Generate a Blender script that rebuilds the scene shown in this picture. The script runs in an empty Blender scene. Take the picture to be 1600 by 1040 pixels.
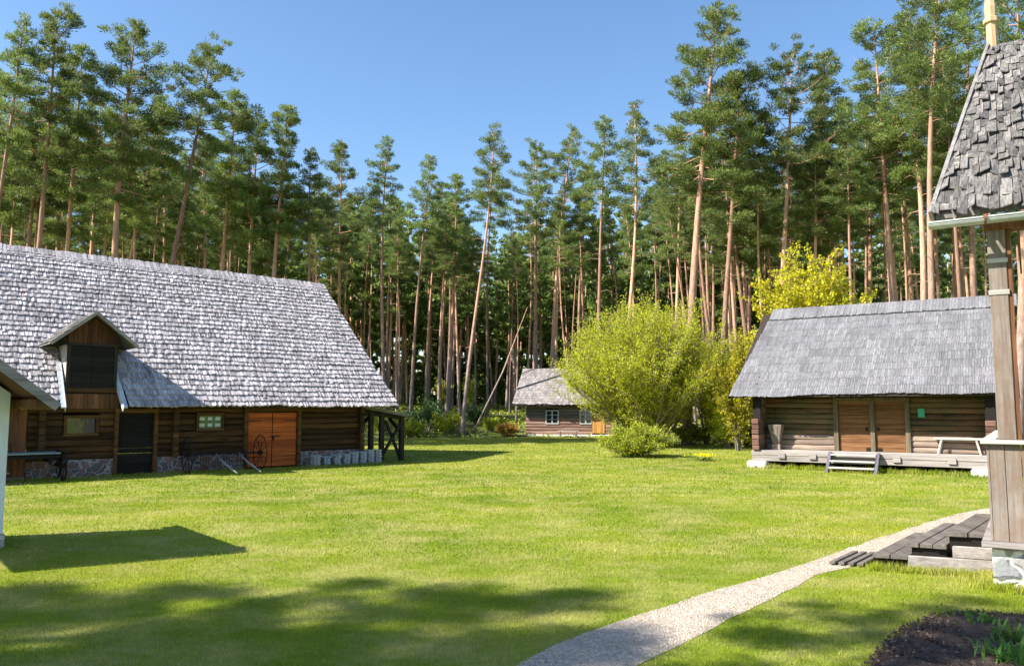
import bpy, math, random
import numpy as np
from math import radians, sin, cos, pi, atan2, atan
from mathutils import Vector, Matrix, Quaternion

random.seed(7)
sc = bpy.context.scene
COL = sc.collection
H_CAM = 2.2; FPX = 1244.0; PITCH = atan(116 / FPX)

# survey helper: where the sight line through a point of the photograph meets the level z (used to measure the site)
def G(px, py, z=0.0):
    x = (px - 800) / FPX; y = (520 - py) / FPX
    r = (x, cos(PITCH) - y * sin(PITCH), sin(PITCH) + y * cos(PITCH))
    t = (z - H_CAM) / r[2]
    return (r[0] * t, r[1] * t)
def at_depth(px, py, Y):
    x = (px - 800) / FPX; y = (520 - py) / FPX
    r = (x, cos(PITCH) - y * sin(PITCH), sin(PITCH) + y * cos(PITCH))
    t = Y / r[1]
    return Vector((r[0] * t, Y, H_CAM + r[2] * t))

# ------------------------------------------------------------------ materials
def newmat(name):
    m = bpy.data.materials.new(name); m.use_nodes = True
    nt = m.node_tree; b = nt.nodes['Principled BSDF']
    return m, nt, b
def N(nt, t, **kw):
    n = nt.nodes.new(t)
    for k, v in kw.items(): setattr(n, k, v)
    return n
def ramp(nt, src, stops):
    r = N(nt, 'ShaderNodeValToRGB'); e = r.color_ramp.elements
    while len(e) < len(stops): e.new(0.5)
    for i, (p, c) in enumerate(stops):
        e[i].position = p; e[i].color = (c[0], c[1], c[2], 1)
    nt.links.new(src, r.inputs[0]); return r.outputs[0]
def mixc(nt, fac, a, b, mode='MIX'):
    m = N(nt, 'ShaderNodeMix', data_type='RGBA', blend_type=mode)
    for s, v in ((0, fac), (6, a), (7, b)):
        if hasattr(v, 'is_output'): nt.links.new(v, m.inputs[s])
        elif s == 0: m.inputs[0].default_value = v
        else: m.inputs[s].default_value = (v[0], v[1], v[2], 1)
    return m.outputs[2]
def mapped(nt, scale, coord='Object'):
    tc = N(nt, 'ShaderNodeTexCoord'); mp = N(nt, 'ShaderNodeMapping')
    mp.inputs['Scale'].default_value = scale
    nt.links.new(tc.outputs[coord], mp.inputs[0]); return mp.outputs[0]
def noise(nt, vec, scale, detail=4, rough=0.6):
    n = N(nt, 'ShaderNodeTexNoise'); n.inputs['Scale'].default_value = scale
    n.inputs['Detail'].default_value = detail; n.inputs['Roughness'].default_value = rough
    if vec is not None: nt.links.new(vec, n.inputs['Vector'])
    return n
def bump(nt, b, h, strength, dist):
    bp = N(nt, 'ShaderNodeBump'); bp.inputs['Strength'].default_value = strength
    bp.inputs['Distance'].default_value = dist
    nt.links.new(h, bp.inputs['Height']); nt.links.new(bp.outputs[0], b.inputs['Normal'])

def wood(name, dark, mid, light, axis='x', var=0.35, rough=0.8, fine=26, bs=0.5, stain=None):
    m, nt, b = newmat(name)
    s = {'x': (0.06, 1, 1), 'y': (1, 0.06, 1), 'z': (1, 1, 0.06)}[axis]
    geo = N(nt, 'ShaderNodeNewGeometry')
    vec = mapped(nt, s)
    add = N(nt, 'ShaderNodeVectorMath', operation='ADD')      # each board its own grain
    mul = N(nt, 'ShaderNodeMath', operation='MULTIPLY'); mul.inputs[1].default_value = 40
    nt.links.new(geo.outputs['Random Per Island'], mul.inputs[0])
    nt.links.new(vec, add.inputs[0]); nt.links.new(mul.outputs[0], add.inputs[1])
    n1 = noise(nt, add.outputs[0], fine, 6, 0.65)
    n2 = noise(nt, add.outputs[0], fine * 0.18, 3, 0.6)
    c1 = ramp(nt, n1.outputs[0], [(0.3, dark), (0.5, mid), (0.72, light)])
    c2 = ramp(nt, n2.outputs[0], [(0.32, dark), (0.62, light)])
    c = mixc(nt, 0.4, c1, c2)
    if stain:
        n3 = noise(nt, mapped(nt, (1, 1, 1)), 1.6, 4, 0.7)
        fs = ramp(nt, n3.outputs[0], [(0.42, (0, 0, 0)), (0.6, (1, 1, 1))])
        c = mixc(nt, fs, c, mixc(nt, 0.55, c, stain))
    hsv = N(nt, 'ShaderNodeHueSaturation')
    mr = N(nt, 'ShaderNodeMapRange'); mr.inputs[3].default_value = 1 - var; mr.inputs[4].default_value = 1 + var
    nt.links.new(geo.outputs['Random Per Island'], mr.inputs[0]); nt.links.new(mr.outputs[0], hsv.inputs['Value'])
    nt.links.new(c, hsv.inputs['Color']); nt.links.new(hsv.outputs[0], b.inputs['Base Color'])
    b.inputs['Roughness'].default_value = rough; b.inputs['Specular IOR Level'].default_value = 0.25
    bump(nt, b, n1.outputs[0], bs, 0.01)
    return m

def shingle_mat(name, dark, mid, light, axis=1, var=0.5, lichen=None):
    m, nt, b = newmat(name)
    geo = N(nt, 'ShaderNodeNewGeometry')
    vec = mapped(nt, (1, 0.12, 0.12))
    n1 = noise(nt, vec, 45, 5, 0.7)
    n2 = noise(nt, mapped(nt, (1, 1, 1)), 0.9, 4, 0.65)
    c = ramp(nt, n1.outputs[0], [(0.3, dark), (0.5, mid), (0.72, light)])
    c = mixc(nt, ramp(nt, n2.outputs[0], [(0.35, (0, 0, 0)), (0.65, (1, 1, 1))]), mixc(nt, 0.5, c, dark), c)
    if lichen:
        n4 = noise(nt, mapped(nt, (1, 1, 1)), 7, 5, 0.75)
        c = mixc(nt, ramp(nt, n4.outputs[0], [(0.55, (0, 0, 0)), (0.66, (1, 1, 1))]), c, lichen)
    hsv = N(nt, 'ShaderNodeHueSaturation')
    mr = N(nt, 'ShaderNodeMapRange'); mr.inputs[3].default_value = 1 - var; mr.inputs[4].default_value = 1 + var * 0.8
    nt.links.new(geo.outputs['Random Per Island'], mr.inputs[0]); nt.links.new(mr.outputs[0], hsv.inputs['Value'])
    nt.links.new(c, hsv.inputs['Color']); nt.links.new(hsv.outputs[0], b.inputs['Base Color'])
    b.inputs['Roughness'].default_value = 0.75; b.inputs['Specular IOR Level'].default_value = 0.3
    bump(nt, b, n1.outputs[0], 0.6, 0.01)
    return m

def leaf_mat(name, stops, trans=0.3, tcol=None, rough=0.6, patch=None):
    m, nt, b = newmat(name)
    geo = N(nt, 'ShaderNodeNewGeometry')
    c = ramp(nt, geo.outputs['Random Per Island'], stops)
    oi = N(nt, 'ShaderNodeObjectInfo')
    hsv = N(nt, 'ShaderNodeHueSaturation')
    mr = N(nt, 'ShaderNodeMapRange'); mr.inputs[3].default_value = 0.72; mr.inputs[4].default_value = 1.3
    nt.links.new(oi.outputs['Random'], mr.inputs[0]); nt.links.new(mr.outputs[0], hsv.inputs['Value'])
    mr2 = N(nt, 'ShaderNodeMapRange'); mr2.inputs[3].default_value = 0.492; mr2.inputs[4].default_value = 0.508
    nt.links.new(oi.outputs['Random'], mr2.inputs[0]); nt.links.new(mr2.outputs[0], hsv.inputs['Hue'])
    nt.links.new(c, hsv.inputs['Color']); col = hsv.outputs[0]
    if patch:
        n = noise(nt, mapped(nt, (1, 1, 1)), patch, 3, 0.6)
        f = ramp(nt, n.outputs[0], [(0.35, (0.65, 0.7, 0.75)), (0.65, (1.25, 1.2, 1.0))])
        col = mixc(nt, 1.0, col, f, 'MULTIPLY')
    nt.links.new(col, b.inputs['Base Color'])
    b.inputs['Roughness'].default_value = rough; b.inputs['Specular IOR Level'].default_value = 0.3
    tr = N(nt, 'ShaderNodeBsdfTranslucent'); mx = N(nt, 'ShaderNodeMixShader'); mx.inputs[0].default_value = trans
    nt.links.new(mixc(nt, 0.5, col, tcol or (0.3, 0.4, 0.05)), tr.inputs[0])
    nt.links.new(b.outputs[0], mx.inputs[1]); nt.links.new(tr.outputs[0], mx.inputs[2])
    nt.links.new(mx.outputs[0], nt.nodes['Material Output'].inputs[0])
    return m

def plain(name, col, rough=0.7, metal=0.0, nscale=6, amt=0.35, bs=0.2, axis=(1, 1, 1), spec=0.3):
    m, nt, b = newmat(name)
    n = noise(nt, mapped(nt, axis), nscale, 5, 0.65)
    lo = tuple(v * (1 - amt) for v in col); hi = tuple(min(1, v * (1 + amt)) for v in col)
    nt.links.new(ramp(nt, n.outputs[0], [(0.3, lo), (0.7, hi)]), b.inputs['Base Color'])
    b.inputs['Roughness'].default_value = rough; b.inputs['Metallic'].default_value = metal
    b.inputs['Specular IOR Level'].default_value = spec
    bump(nt, b, n.outputs[0], bs, 0.01)
    return m

M = {}
M['barn_shingle'] = shingle_mat('barn_shingle', (0.18, 0.155, 0.16), (0.46, 0.415, 0.425), (0.74, 0.69, 0.69), var=0.34)
M['grey_shingle'] = shingle_mat('grey_shingle', (0.085, 0.082, 0.088), (0.185, 0.18, 0.19), (0.29, 0.285, 0.295), var=0.2)
M['cabin_shingle'] = shingle_mat('cabin_shingle', (0.14, 0.125, 0.12), (0.28, 0.25, 0.24), (0.42, 0.38, 0.36), var=0.3)
M['porch_shingle'] = shingle_mat('porch_shingle', (0.055, 0.048, 0.046), (0.165, 0.15, 0.142), (0.32, 0.3, 0.285), var=0.4, lichen=(0.25, 0.26, 0.2))
M['barn_log'] = wood('barn_log', (0.008, 0.004, 0.0015), (0.048, 0.022, 0.007), (0.15, 0.07, 0.02), 'x', 0.5)
M['soffit'] = plain('soffit', (0.035, 0.025, 0.018), 0.9, 0, 8, 0.4)
M['store_log'] = wood('store_log', (0.018, 0.014, 0.006), (0.078, 0.062, 0.027), (0.165, 0.135, 0.062), 'x', 0.25, stain=(0.19, 0.08, 0.05))  # upper porch logs, colour darkened to deepen the eave shade
M['store_log_red'] = wood('store_log_red', (0.07, 0.045, 0.034), (0.23, 0.165, 0.125), (0.42, 0.33, 0.26), 'x', 0.25)  # reddish lower logs, colour lightened to paint in the sunlit strip
M['dark_log_y'] = wood('dark_log_y', (0.05, 0.03, 0.02), (0.13, 0.08, 0.05), (0.22, 0.14, 0.09), 'y', 0.3)
M['log_end'] = wood('log_end', (0.05, 0.025, 0.018), (0.13, 0.065, 0.045), (0.24, 0.13, 0.1), 'x', 0.3)
M['grey_wood_x'] = wood('grey_wood_x', (0.10, 0.085, 0.08), (0.23, 0.2, 0.185), (0.37, 0.335, 0.31), 'x', 0.18)
M['grey_wood_y'] = wood('grey_wood_y', (0.08, 0.072, 0.07), (0.18, 0.165, 0.16), (0.3, 0.28, 0.265), 'y', 0.2)
M['grey_wood_z'] = wood('grey_wood_z', (0.07, 0.053, 0.042), (0.165, 0.135, 0.112), (0.27, 0.232, 0.2), 'z', 0.16, stain=(0.15, 0.085, 0.05))
M['pale_wood_x'] = wood('pale_wood_x', (0.2, 0.18, 0.16), (0.38, 0.35, 0.32), (0.54, 0.51, 0.47), 'x', 0.12)
M['post_wood'] = wood('post_wood', (0.04, 0.03, 0.018), (0.11, 0.085, 0.052), (0.2, 0.165, 0.11), 'z', 0.12)
M['deck'] = wood('deck', (0.04, 0.034, 0.03), (0.10, 0.085, 0.075), (0.18, 0.16, 0.14), 'y', 0.25)
M['orange_door'] = wood('orange_door', (0.2, 0.035, 0.008), (0.46, 0.10, 0.02), (0.6, 0.16, 0.035), 'x', 0.14, fine=20)
M['store_door'] = wood('store_door', (0.045, 0.018, 0.007), (0.14, 0.06, 0.022), (0.27, 0.14, 0.06), 'x', 0.15)
M['brown_board_z'] = wood('brown_board_z', (0.035, 0.014, 0.008), (0.11, 0.045, 0.02), (0.24, 0.105, 0.042), 'z', 0.5)
M['dark_board_z'] = wood('dark_board_z', (0.02, 0.008, 0.004), (0.06, 0.022, 0.01), (0.13, 0.05, 0.02), 'z', 0.5)
M['orange_board_z'] = wood('orange_board_z', (0.22, 0.09, 0.02), (0.5, 0.25, 0.06), (0.62, 0.34, 0.1), 'z', 0.25)
M['mixed_board_z'] = wood('mixed_board_z', (0.14, 0.06, 0.03), (0.42, 0.22, 0.1), (0.6, 0.36, 0.2), 'z', 0.55)
M['black_wood'] = wood('black_wood', (0.004, 0.003, 0.003), (0.009, 0.007, 0.006), (0.02, 0.015, 0.012), 'x', 0.4)
M['black_wood_z'] = wood('black_wood_z', (0.008, 0.007, 0.006), (0.02, 0.016, 0.013), (0.04, 0.032, 0.026), 'z', 0.3)
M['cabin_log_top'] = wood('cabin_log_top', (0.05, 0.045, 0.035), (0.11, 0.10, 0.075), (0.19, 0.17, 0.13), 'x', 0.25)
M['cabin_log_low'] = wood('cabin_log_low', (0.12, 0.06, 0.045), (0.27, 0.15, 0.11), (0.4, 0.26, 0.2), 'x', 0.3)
M['flashing'] = plain('flashing', (0.5, 0.53, 0.58), 0.45, 0.0, 5, 0.2)
M['white_paint'] = plain('white_paint', (0.4, 0.39, 0.37), 0.6, 0, 4, 0.08)
M['plaster'] = plain('plaster', (0.74, 0.77, 0.8), 0.9, 0, 3, 0.1, 0.4)
M['zinc'] = plain('zinc', (0.5, 0.52, 0.52), 0.4, 0.35, 3, 0.2, 0.05)
M['rust'] = plain('rust', (0.2, 0.09, 0.05), 0.8, 0.2, 20, 0.4)
M['iron'] = plain('iron', (0.022, 0.02, 0.02), 0.6, 0.5, 20, 0.4)
M['green_notice'] = plain('green_notice', (0.06, 0.33, 0.2), 0.6, 0, 3, 0.06, 0)
M['white_stone'] = plain('white_stone', (0.66, 0.63, 0.58), 0.9, 0, 9, 0.15, 0.6)
M['tile_grey'] = plain('tile_grey', (0.42, 0.44, 0.46), 0.8, 0, 12, 0.25)
M['finial'] = wood('finial', (0.22, 0.14, 0.07), (0.42, 0.30, 0.16), (0.55, 0.42, 0.26), 'z', 0.1)

def stone_mat(name, cols, mortar, scale=3.2):
    m, nt, b = newmat(name)
    vec = mapped(nt, (1, 1, 1.35))
    nz = noise(nt, vec, 3, 2, 0.5)
    wv = N(nt, 'ShaderNodeVectorMath', operation='MULTIPLY_ADD')
    wv.inputs[1].default_value = (0.25, 0.25, 0.25)
    nt.links.new(nz.outputs[1], wv.inputs[0]); nt.links.new(vec, wv.inputs[2])
    v = N(nt, 'ShaderNodeTexVoronoi'); v.inputs['Scale'].default_value = scale; nt.links.new(wv.outputs[0], v.inputs['Vector'])
    e = N(nt, 'ShaderNodeTexVoronoi', feature='DISTANCE_TO_EDGE'); e.inputs['Scale'].default_value = scale; nt.links.new(wv.outputs[0], e.inputs['Vector'])
    sep = N(nt, 'ShaderNodeSeparateColor'); nt.links.new(v.outputs['Color'], sep.inputs[0])
    c = ramp(nt, sep.outputs[0], [(i / (len(cols) - 1), q) for i, q in enumerate(cols)])
    g = noise(nt, mapped(nt, (1, 1, 1)), 22, 4, 0.7)
    c = mixc(nt, 0.6, c, mixc(nt, g.outputs[0], tuple(0.3 * k for k in cols[0]), (0.75, 0.72, 0.7)), 'OVERLAY')
    f = ramp(nt, e.outputs[0], [(0.035, (0, 0, 0)), (0.07, (1, 1, 1))])
    nt.links.new(mixc(nt, f, mortar, c), b.inputs['Base Color'])
    b.inputs['Roughness'].default_value = 0.9
    hh = mixc(nt, 0.3, ramp(nt, e.outputs[0], [(0.0, (0, 0, 0)), (0.16, (1, 1, 1))]), g.outputs[1])
    bump(nt, b, hh, 0.9, 0.05)
    return m
M['fieldstone'] = stone_mat('fieldstone', [(0.14, 0.06, 0.055), (0.26, 0.15, 0.13), (0.10, 0.09, 0.11), (0.22, 0.17, 0.15)], (0.3, 0.28, 0.28), 3.4)
M['plinth_stone'] = stone_mat('plinth_stone', [(0.3, 0.29, 0.28), (0.5, 0.44, 0.38), (0.22, 0.24, 0.26), (0.45, 0.38, 0.34)], (0.78, 0.74, 0.68), 3.0)

# bark: grey-brown plates at the foot, orange higher up
def bark():
    m, nt, b = newmat('pine_bark')
    tc = N(nt, 'ShaderNodeTexCoord'); sp = N(nt, 'ShaderNodeSeparateXYZ'); nt.links.new(tc.outputs['Object'], sp.inputs[0])
    n = noise(nt, mapped(nt, (1, 1, 0.25)), 9, 5, 0.7)
    n2 = noise(nt, mapped(nt, (1, 1, 1)), 0.5, 2, 0.5)
    a = N(nt, 'ShaderNodeMath', operation='MULTIPLY_ADD'); a.inputs[1].default_value = 7; nt.links.new(n2.outputs[0], a.inputs[0]); nt.links.new(sp.outputs[2], a.inputs[2])
    mr = N(nt, 'ShaderNodeMapRange'); mr.inputs[1].default_value = 7; mr.inputs[2].default_value = 14; nt.links.new(a.outputs[0], mr.inputs[0])
    low = ramp(nt, n.outputs[0], [(0.3, (0.13, 0.09, 0.075)), (0.7, (0.48, 0.37, 0.32))])
    up = ramp(nt, n.outputs[0], [(0.3, (0.36, 0.17, 0.10)), (0.7, (0.7, 0.42, 0.29))])
    c = mixc(nt, mr.outputs[0], low, up)
    oi = N(nt, 'ShaderNodeObjectInfo'); hsv = N(nt, 'ShaderNodeHueSaturation')
    m2 = N(nt, 'ShaderNodeMapRange'); m2.inputs[3].default_value = 0.45; m2.inputs[4].default_value = 1.15
    nt.links.new(oi.outputs['Random'], m2.inputs[0]); nt.links.new(m2.outputs[0], hsv.inputs['Value'])
    nt.links.new(c, hsv.inputs['Color']); nt.links.new(hsv.outputs[0], b.inputs['Base Color'])
    b.inputs['Roughness'].default_value = 0.9; bump(nt, b, n.outputs[0], 0.8, 0.03)
    return m
M['bark'] = bark()
M['grey_bark'] = plain('grey_bark', (0.19, 0.16, 0.13), 0.9, 0, 12, 0.4, 0.6, (1, 1, 0.3))
M['needles'] = leaf_mat('needles', [(0.0, (0.055, 0.10, 0.045)), (0.5, (0.145, 0.205, 0.065)), (1.0, (0.31, 0.355, 0.10))], 0.36, (0.32, 0.40, 0.07), 0.5, 0.45)
M['willow_leaf'] = leaf_mat('willow_leaf', [(0, (0.44, 0.49, 0.02)), (0.6, (0.62, 0.67, 0.03)), (1, (0.78, 0.8, 0.06))], 0.45, (0.65, 0.7, 0.03))
M['maple_leaf'] = leaf_mat('maple_leaf', [(0, (0.38, 0.38, 0.015)), (1, (0.68, 0.62, 0.03))], 0.42, (0.7, 0.65, 0.02))
M['shrub_leaf'] = leaf_mat('shrub_leaf', [(0, (0.26, 0.3, 0.02)), (1, (0.46, 0.5, 0.035))], 0.35, (0.42, 0.5, 0.03))
M['dark_leaf'] = leaf_mat('dark_leaf', [(0, (0.04, 0.09, 0.03)), (1, (0.12, 0.2, 0.05))], 0.25, (0.12, 0.22, 0.03))
M['rust_leaf'] = leaf_mat('rust_leaf', [(0, (0.28, 0.12, 0.02)), (1, (0.5, 0.3, 0.04))], 0.3, (0.5, 0.3, 0.03))
M['yellow_petal'] = leaf_mat('yellow_petal', [(0, (0.75, 0.6, 0.01)), (1, (0.85, 0.72, 0.03))], 0.3, (0.85, 0.7, 0.02))
M['plant_leaf'] = leaf_mat('plant_leaf', [(0, (0.035, 0.10, 0.02)), (1, (0.12, 0.22, 0.035))], 0.3, (0.2, 0.4, 0.04))

def lawn_colours(nt):
    n1 = noise(nt, mapped(nt, (1, 1, 1)), 0.22, 5, 0.62)
    n2 = noise(nt, mapped(nt, (0.8, 1, 1)), 0.9, 5, 0.7)
    n3 = noise(nt, mapped(nt, (1, 1, 1)), 9, 3, 0.7)
    c = ramp(nt, n1.outputs[0], [(0.32, (0.125, 0.195, 0.011)), (0.5, (0.2, 0.262, 0.014)), (0.7, (0.3, 0.325, 0.03))])
    dry = ramp(nt, n2.outputs[0], [(0.43, (0, 0, 0)), (0.68, (0.85, 0.85, 0.85))])
    c = mixc(nt, dry, c, (0.40, 0.365, 0.12))
    return c, n3
def lawn():
    m, nt, b = newmat('lawn')
    c, n3 = lawn_colours(nt)
    c = mixc(nt, ramp(nt, n3.outputs[0], [(0.35, (0, 0, 0)), (0.7, (1, 1, 1))]), mixc(nt, 0.35, c, (0.12, 0.11, 0.04)), c)
    nt.links.new(c, b.inputs['Base Color']); b.inputs['Roughness'].default_value = 0.95
    b.inputs['Specular IOR Level'].default_value = 0.1
    n4 = noise(nt, mapped(nt, (1, 1, 1)), 40, 3, 0.7)
    bump(nt, b, n4.outputs[0], 0.7, 0.04)
    return m
def blade():
    m, nt, b = newmat('grass_blade')
    c, n3 = lawn_colours(nt)
    geo = N(nt, 'ShaderNodeNewGeometry')
    v = ramp(nt, geo.outputs['Random Per Island'], [(0, (0.85, 0.92, 0.8)), (0.8, (1.3, 1.25, 1.15)), (0.94, (1.7, 1.5, 1.6)), (1.0, (1.9, 1.55, 2.2))])
    c = mixc(nt, 1.0, c, v, 'MULTIPLY')
    nt.links.new(c, b.inputs['Base Color']); b.inputs['Roughness'].default_value = 0.6; b.inputs['Specular IOR Level'].default_value = 0.2
    tr = N(nt, 'ShaderNodeBsdfTranslucent'); mx = N(nt, 'ShaderNodeMixShader'); mx.inputs[0].default_value = 0.35
    nt.links.new(c, tr.inputs[0]); nt.links.new(b.outputs[0], mx.inputs[1]); nt.links.new(tr.outputs[0], mx.inputs[2])
    nt.links.new(mx.outputs[0], nt.nodes['Material Output'].inputs[0])
    return m
M['lawn'] = lawn(); M['blade'] = blade()
def forest_floor_mat():
    m, nt, b = newmat('forest_floor')
    n1 = noise(nt, mapped(nt, (1, 1, 1)), 0.35, 5, 0.65); n2 = noise(nt, mapped(nt, (1, 1, 1)), 5, 5, 0.7)
    a = ramp(nt, n1.outputs[0], [(0.36, (0.10, 0.065, 0.035)), (0.5, (0.10, 0.13, 0.025)), (0.65, (0.2, 0.25, 0.03))])
    c = mixc(nt, n2.outputs[0], mixc(nt, 0.6, a, (0.05, 0.04, 0.02)), a)
    nt.links.new(c, b.inputs['Base Color']); b.inputs['Roughness'].default_value = 0.95
    bump(nt, b, n2.outputs[0], 0.8, 0.1); return m
M['forest_floor'] = forest_floor_mat()
def gravel_mat():
    m, nt, b = newmat('gravel')
    v = N(nt, 'ShaderNodeTexVoronoi'); v.inputs['Scale'].default_value = 55; nt.links.new(mapped(nt, (1, 1, 1)), v.inputs['Vector'])
    sep = N(nt, 'ShaderNodeSeparateColor'); nt.links.new(v.outputs['Color'], sep.inputs[0])
    c = ramp(nt, sep.outputs[0], [(0, (0.28, 0.215, 0.155)), (0.5, (0.48, 0.385, 0.29)), (1, (0.66, 0.56, 0.45))])
    n = noise(nt, mapped(nt, (1, 1, 1)), 1.4, 5, 0.7)
    c = mixc(nt, ramp(nt, n.outputs[0], [(0.38, (0.7, 0.7, 0.7)), (0.58, (0, 0, 0))]), c, (0.30, 0.26, 0.21))
    nt.links.new(c, b.inputs['Base Color']); b.inputs['Roughness'].default_value = 0.9
    bump(nt, b, v.outputs['Distance'], 0.8, 0.02); return m
M['gravel'] = gravel_mat()
M['pebble'] = leaf_mat('pebble', [(0, (0.28, 0.22, 0.165)), (0.6, (0.5, 0.41, 0.32)), (1, (0.74, 0.66, 0.56))], 0.0, (0.5, 0.5, 0.5), 0.85)
M['soil'] = plain('soil', (0.065, 0.045, 0.034), 0.95, 0, 14, 0.6, 1.0)
M['soil_clod'] = leaf_mat('soil_clod', [(0, (0.045, 0.028, 0.02)), (0.85, (0.10, 0.07, 0.052)), (1, (0.28, 0.21, 0.15))], 0.0, (0.1, 0.1, 0.1), 0.95)
def glass_mat():
    m, nt, b = newmat('window_glass')
    b.inputs['Base Color'].default_value = (0.02, 0.025, 0.03, 1); b.inputs['Roughness'].default_value = 0.04
    b.inputs['Specular IOR Level'].default_value = 1.0
    n = noise(nt, mapped(nt, (1, 1, 1)), 2.5, 2); bump(nt, b, n.outputs[0], 0.15, 0.03)
    return m
M['glass'] = glass_mat()

# ------------------------------------------------------------------ mesh builder
class MB:
    def __init__(s): s.v = []; s.f = []; s.m = []
    def add(s, vs, fs, mi=0):
        o = len(s.v); s.v += [tuple(p) for p in vs]
        for f in fs: s.f.append(tuple(i + o for i in f)); s.m.append(mi)
    def box(s, a, b, mi=0):
        x0, y0, z0 = a; x1, y1, z1 = b
        vs = [(x0, y0, z0), (x1, y0, z0), (x1, y1, z0), (x0, y1, z0), (x0, y0, z1), (x1, y0, z1), (x1, y1, z1), (x0, y1, z1)]
        s.add(vs, [(3, 2, 1, 0), (4, 5, 6, 7), (0, 1, 5, 4), (1, 2, 6, 5), (2, 3, 7, 6), (3, 0, 4, 7)], mi)
    def hexa(s, p, mi=0):      # 8 points: bottom ring 0-3, top ring 4-7
        s.add(p, [(3, 2, 1, 0), (4, 5, 6, 7), (0, 1, 5, 4), (1, 2, 6, 5), (2, 3, 7, 6), (3, 0, 4, 7)], mi)
    def beam(s, p, q, w, h, up=(0, 0, 1), mi=0):
        p = Vector(p); q = Vector(q); d = (q - p).normalized(); up = Vector(up)
        side = d.cross(up)
        if side.length < 1e-4: side = d.cross(Vector((0, 1, 0)))
        side.normalize(); u2 = side.cross(d).normalized()
        a = side * w / 2; b = u2 * h / 2
        s.hexa([p - a - b, p + a - b, q + a - b, q - a - b, p - a + b, p + a + b, q + a + b, q - a + b], mi)
    def tube(s, pts, rad, n=8, mi=0, cap=True):
        pts = [Vector(p) for p in pts]
        if not hasattr(rad, '__len__'): rad = [rad] * len(pts)
        o = len(s.v); ref = None
        for i, p in enumerate(pts):
            d = (pts[min(i + 1, len(pts) - 1)] - pts[max(i - 1, 0)]).normalized()
            if ref is None:
                ref = Vector((1, 0, 0)) if abs(d.x) < 0.8 else Vector((0, 0, 1))
            a = (ref - d * ref.dot(d)).normalized(); b = d.cross(a); ref = a
            for k in range(n):
                t = 2 * pi * k / n
                s.v.append(tuple(p + (a * cos(t) + b * sin(t)) * rad[i]))
        for i in range(len(pts) - 1):
            for k in range(n):
                k2 = (k + 1) % n
                s.f.append((o + i * n + k, o + i * n + k2, o + (i + 1) * n + k2, o + (i + 1) * n + k)); s.m.append(mi)
        if cap:
            s.f.append(tuple(o + k for k in reversed(range(n)))); s.m.append(mi)
            e = o + (len(pts) - 1) * n; s.f.append(tuple(e + k for k in range(n))); s.m.append(mi)
    def prism(s, poly, ext, mi=0):
        n = len(poly); e = Vector(ext)
        vs = [Vector(p) for p in poly] + [Vector(p) + e for p in poly]
        s.add(vs, [tuple(reversed(range(n))), tuple(range(n, 2 * n))] + [(i, (i + 1) % n, n + (i + 1) % n, n + i) for i in range(n)], mi)
    def build(s, name, mats, parent=None, smooth=False, bevel=0, label=None):
        me = bpy.data.meshes.new(name); me.from_pydata(s.v, [], s.f)
        if not isinstance(mats, (list, tuple)): mats = [mats]
        for m in mats: me.materials.append(m)
        if len(mats) > 1: me.polygons.foreach_set('material_index', s.m)
        if smooth: me.polygons.foreach_set('use_smooth', [True] * len(me.polygons))
        me.update()
        o = bpy.data.objects.new(name, me); COL.objects.link(o)
        if parent: o.parent = parent
        if bevel:
            b = o.modifiers.new('bevel', 'BEVEL'); b.width = bevel; b.segments = 1; b.limit_method = 'ANGLE'
        if label: o['label'] = label
        return o

def quads_obj(name, V4, mat, parent=None, link=True):
    """V4: (n,k,3) array of separate k-gons"""
    n, k = V4.shape[:2]
    me = bpy.data.meshes.new(name)
    me.vertices.add(n * k); me.vertices.foreach_set('co', V4.reshape(-1).astype(np.float32))
    me.loops.add(n * k); me.loops.foreach_set('vertex_index', np.arange(n * k, dtype=np.int32))
    me.polygons.add(n); me.polygons.foreach_set('loop_start', np.arange(0, n * k, k, dtype=np.int32))
    me.polygons.foreach_set('loop_total', np.full(n, k, dtype=np.int32))
    me.materials.append(mat); me.update(calc_edges=True)
    o = bpy.data.objects.new(name, me)
    if link: COL.objects.link(o)
    if parent: o.parent = parent
    return o

def tag(o, label=None, cat=None, group=None, kind=None):
    if label: o['label'] = label
    if cat: o['category'] = cat
    if group: o['group'] = group
    if kind: o['kind'] = kind
    return o
def thing(name, label, cat, loc=(0, 0, 0), rz=0.0, group=None):
    o = bpy.data.objects.new(name, None); o.empty_display_size = 0.3; COL.objects.link(o)
    o.location = loc; o.rotation_euler = (0, 0, radians(rz))
    return tag(o, label, cat, group)

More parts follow.
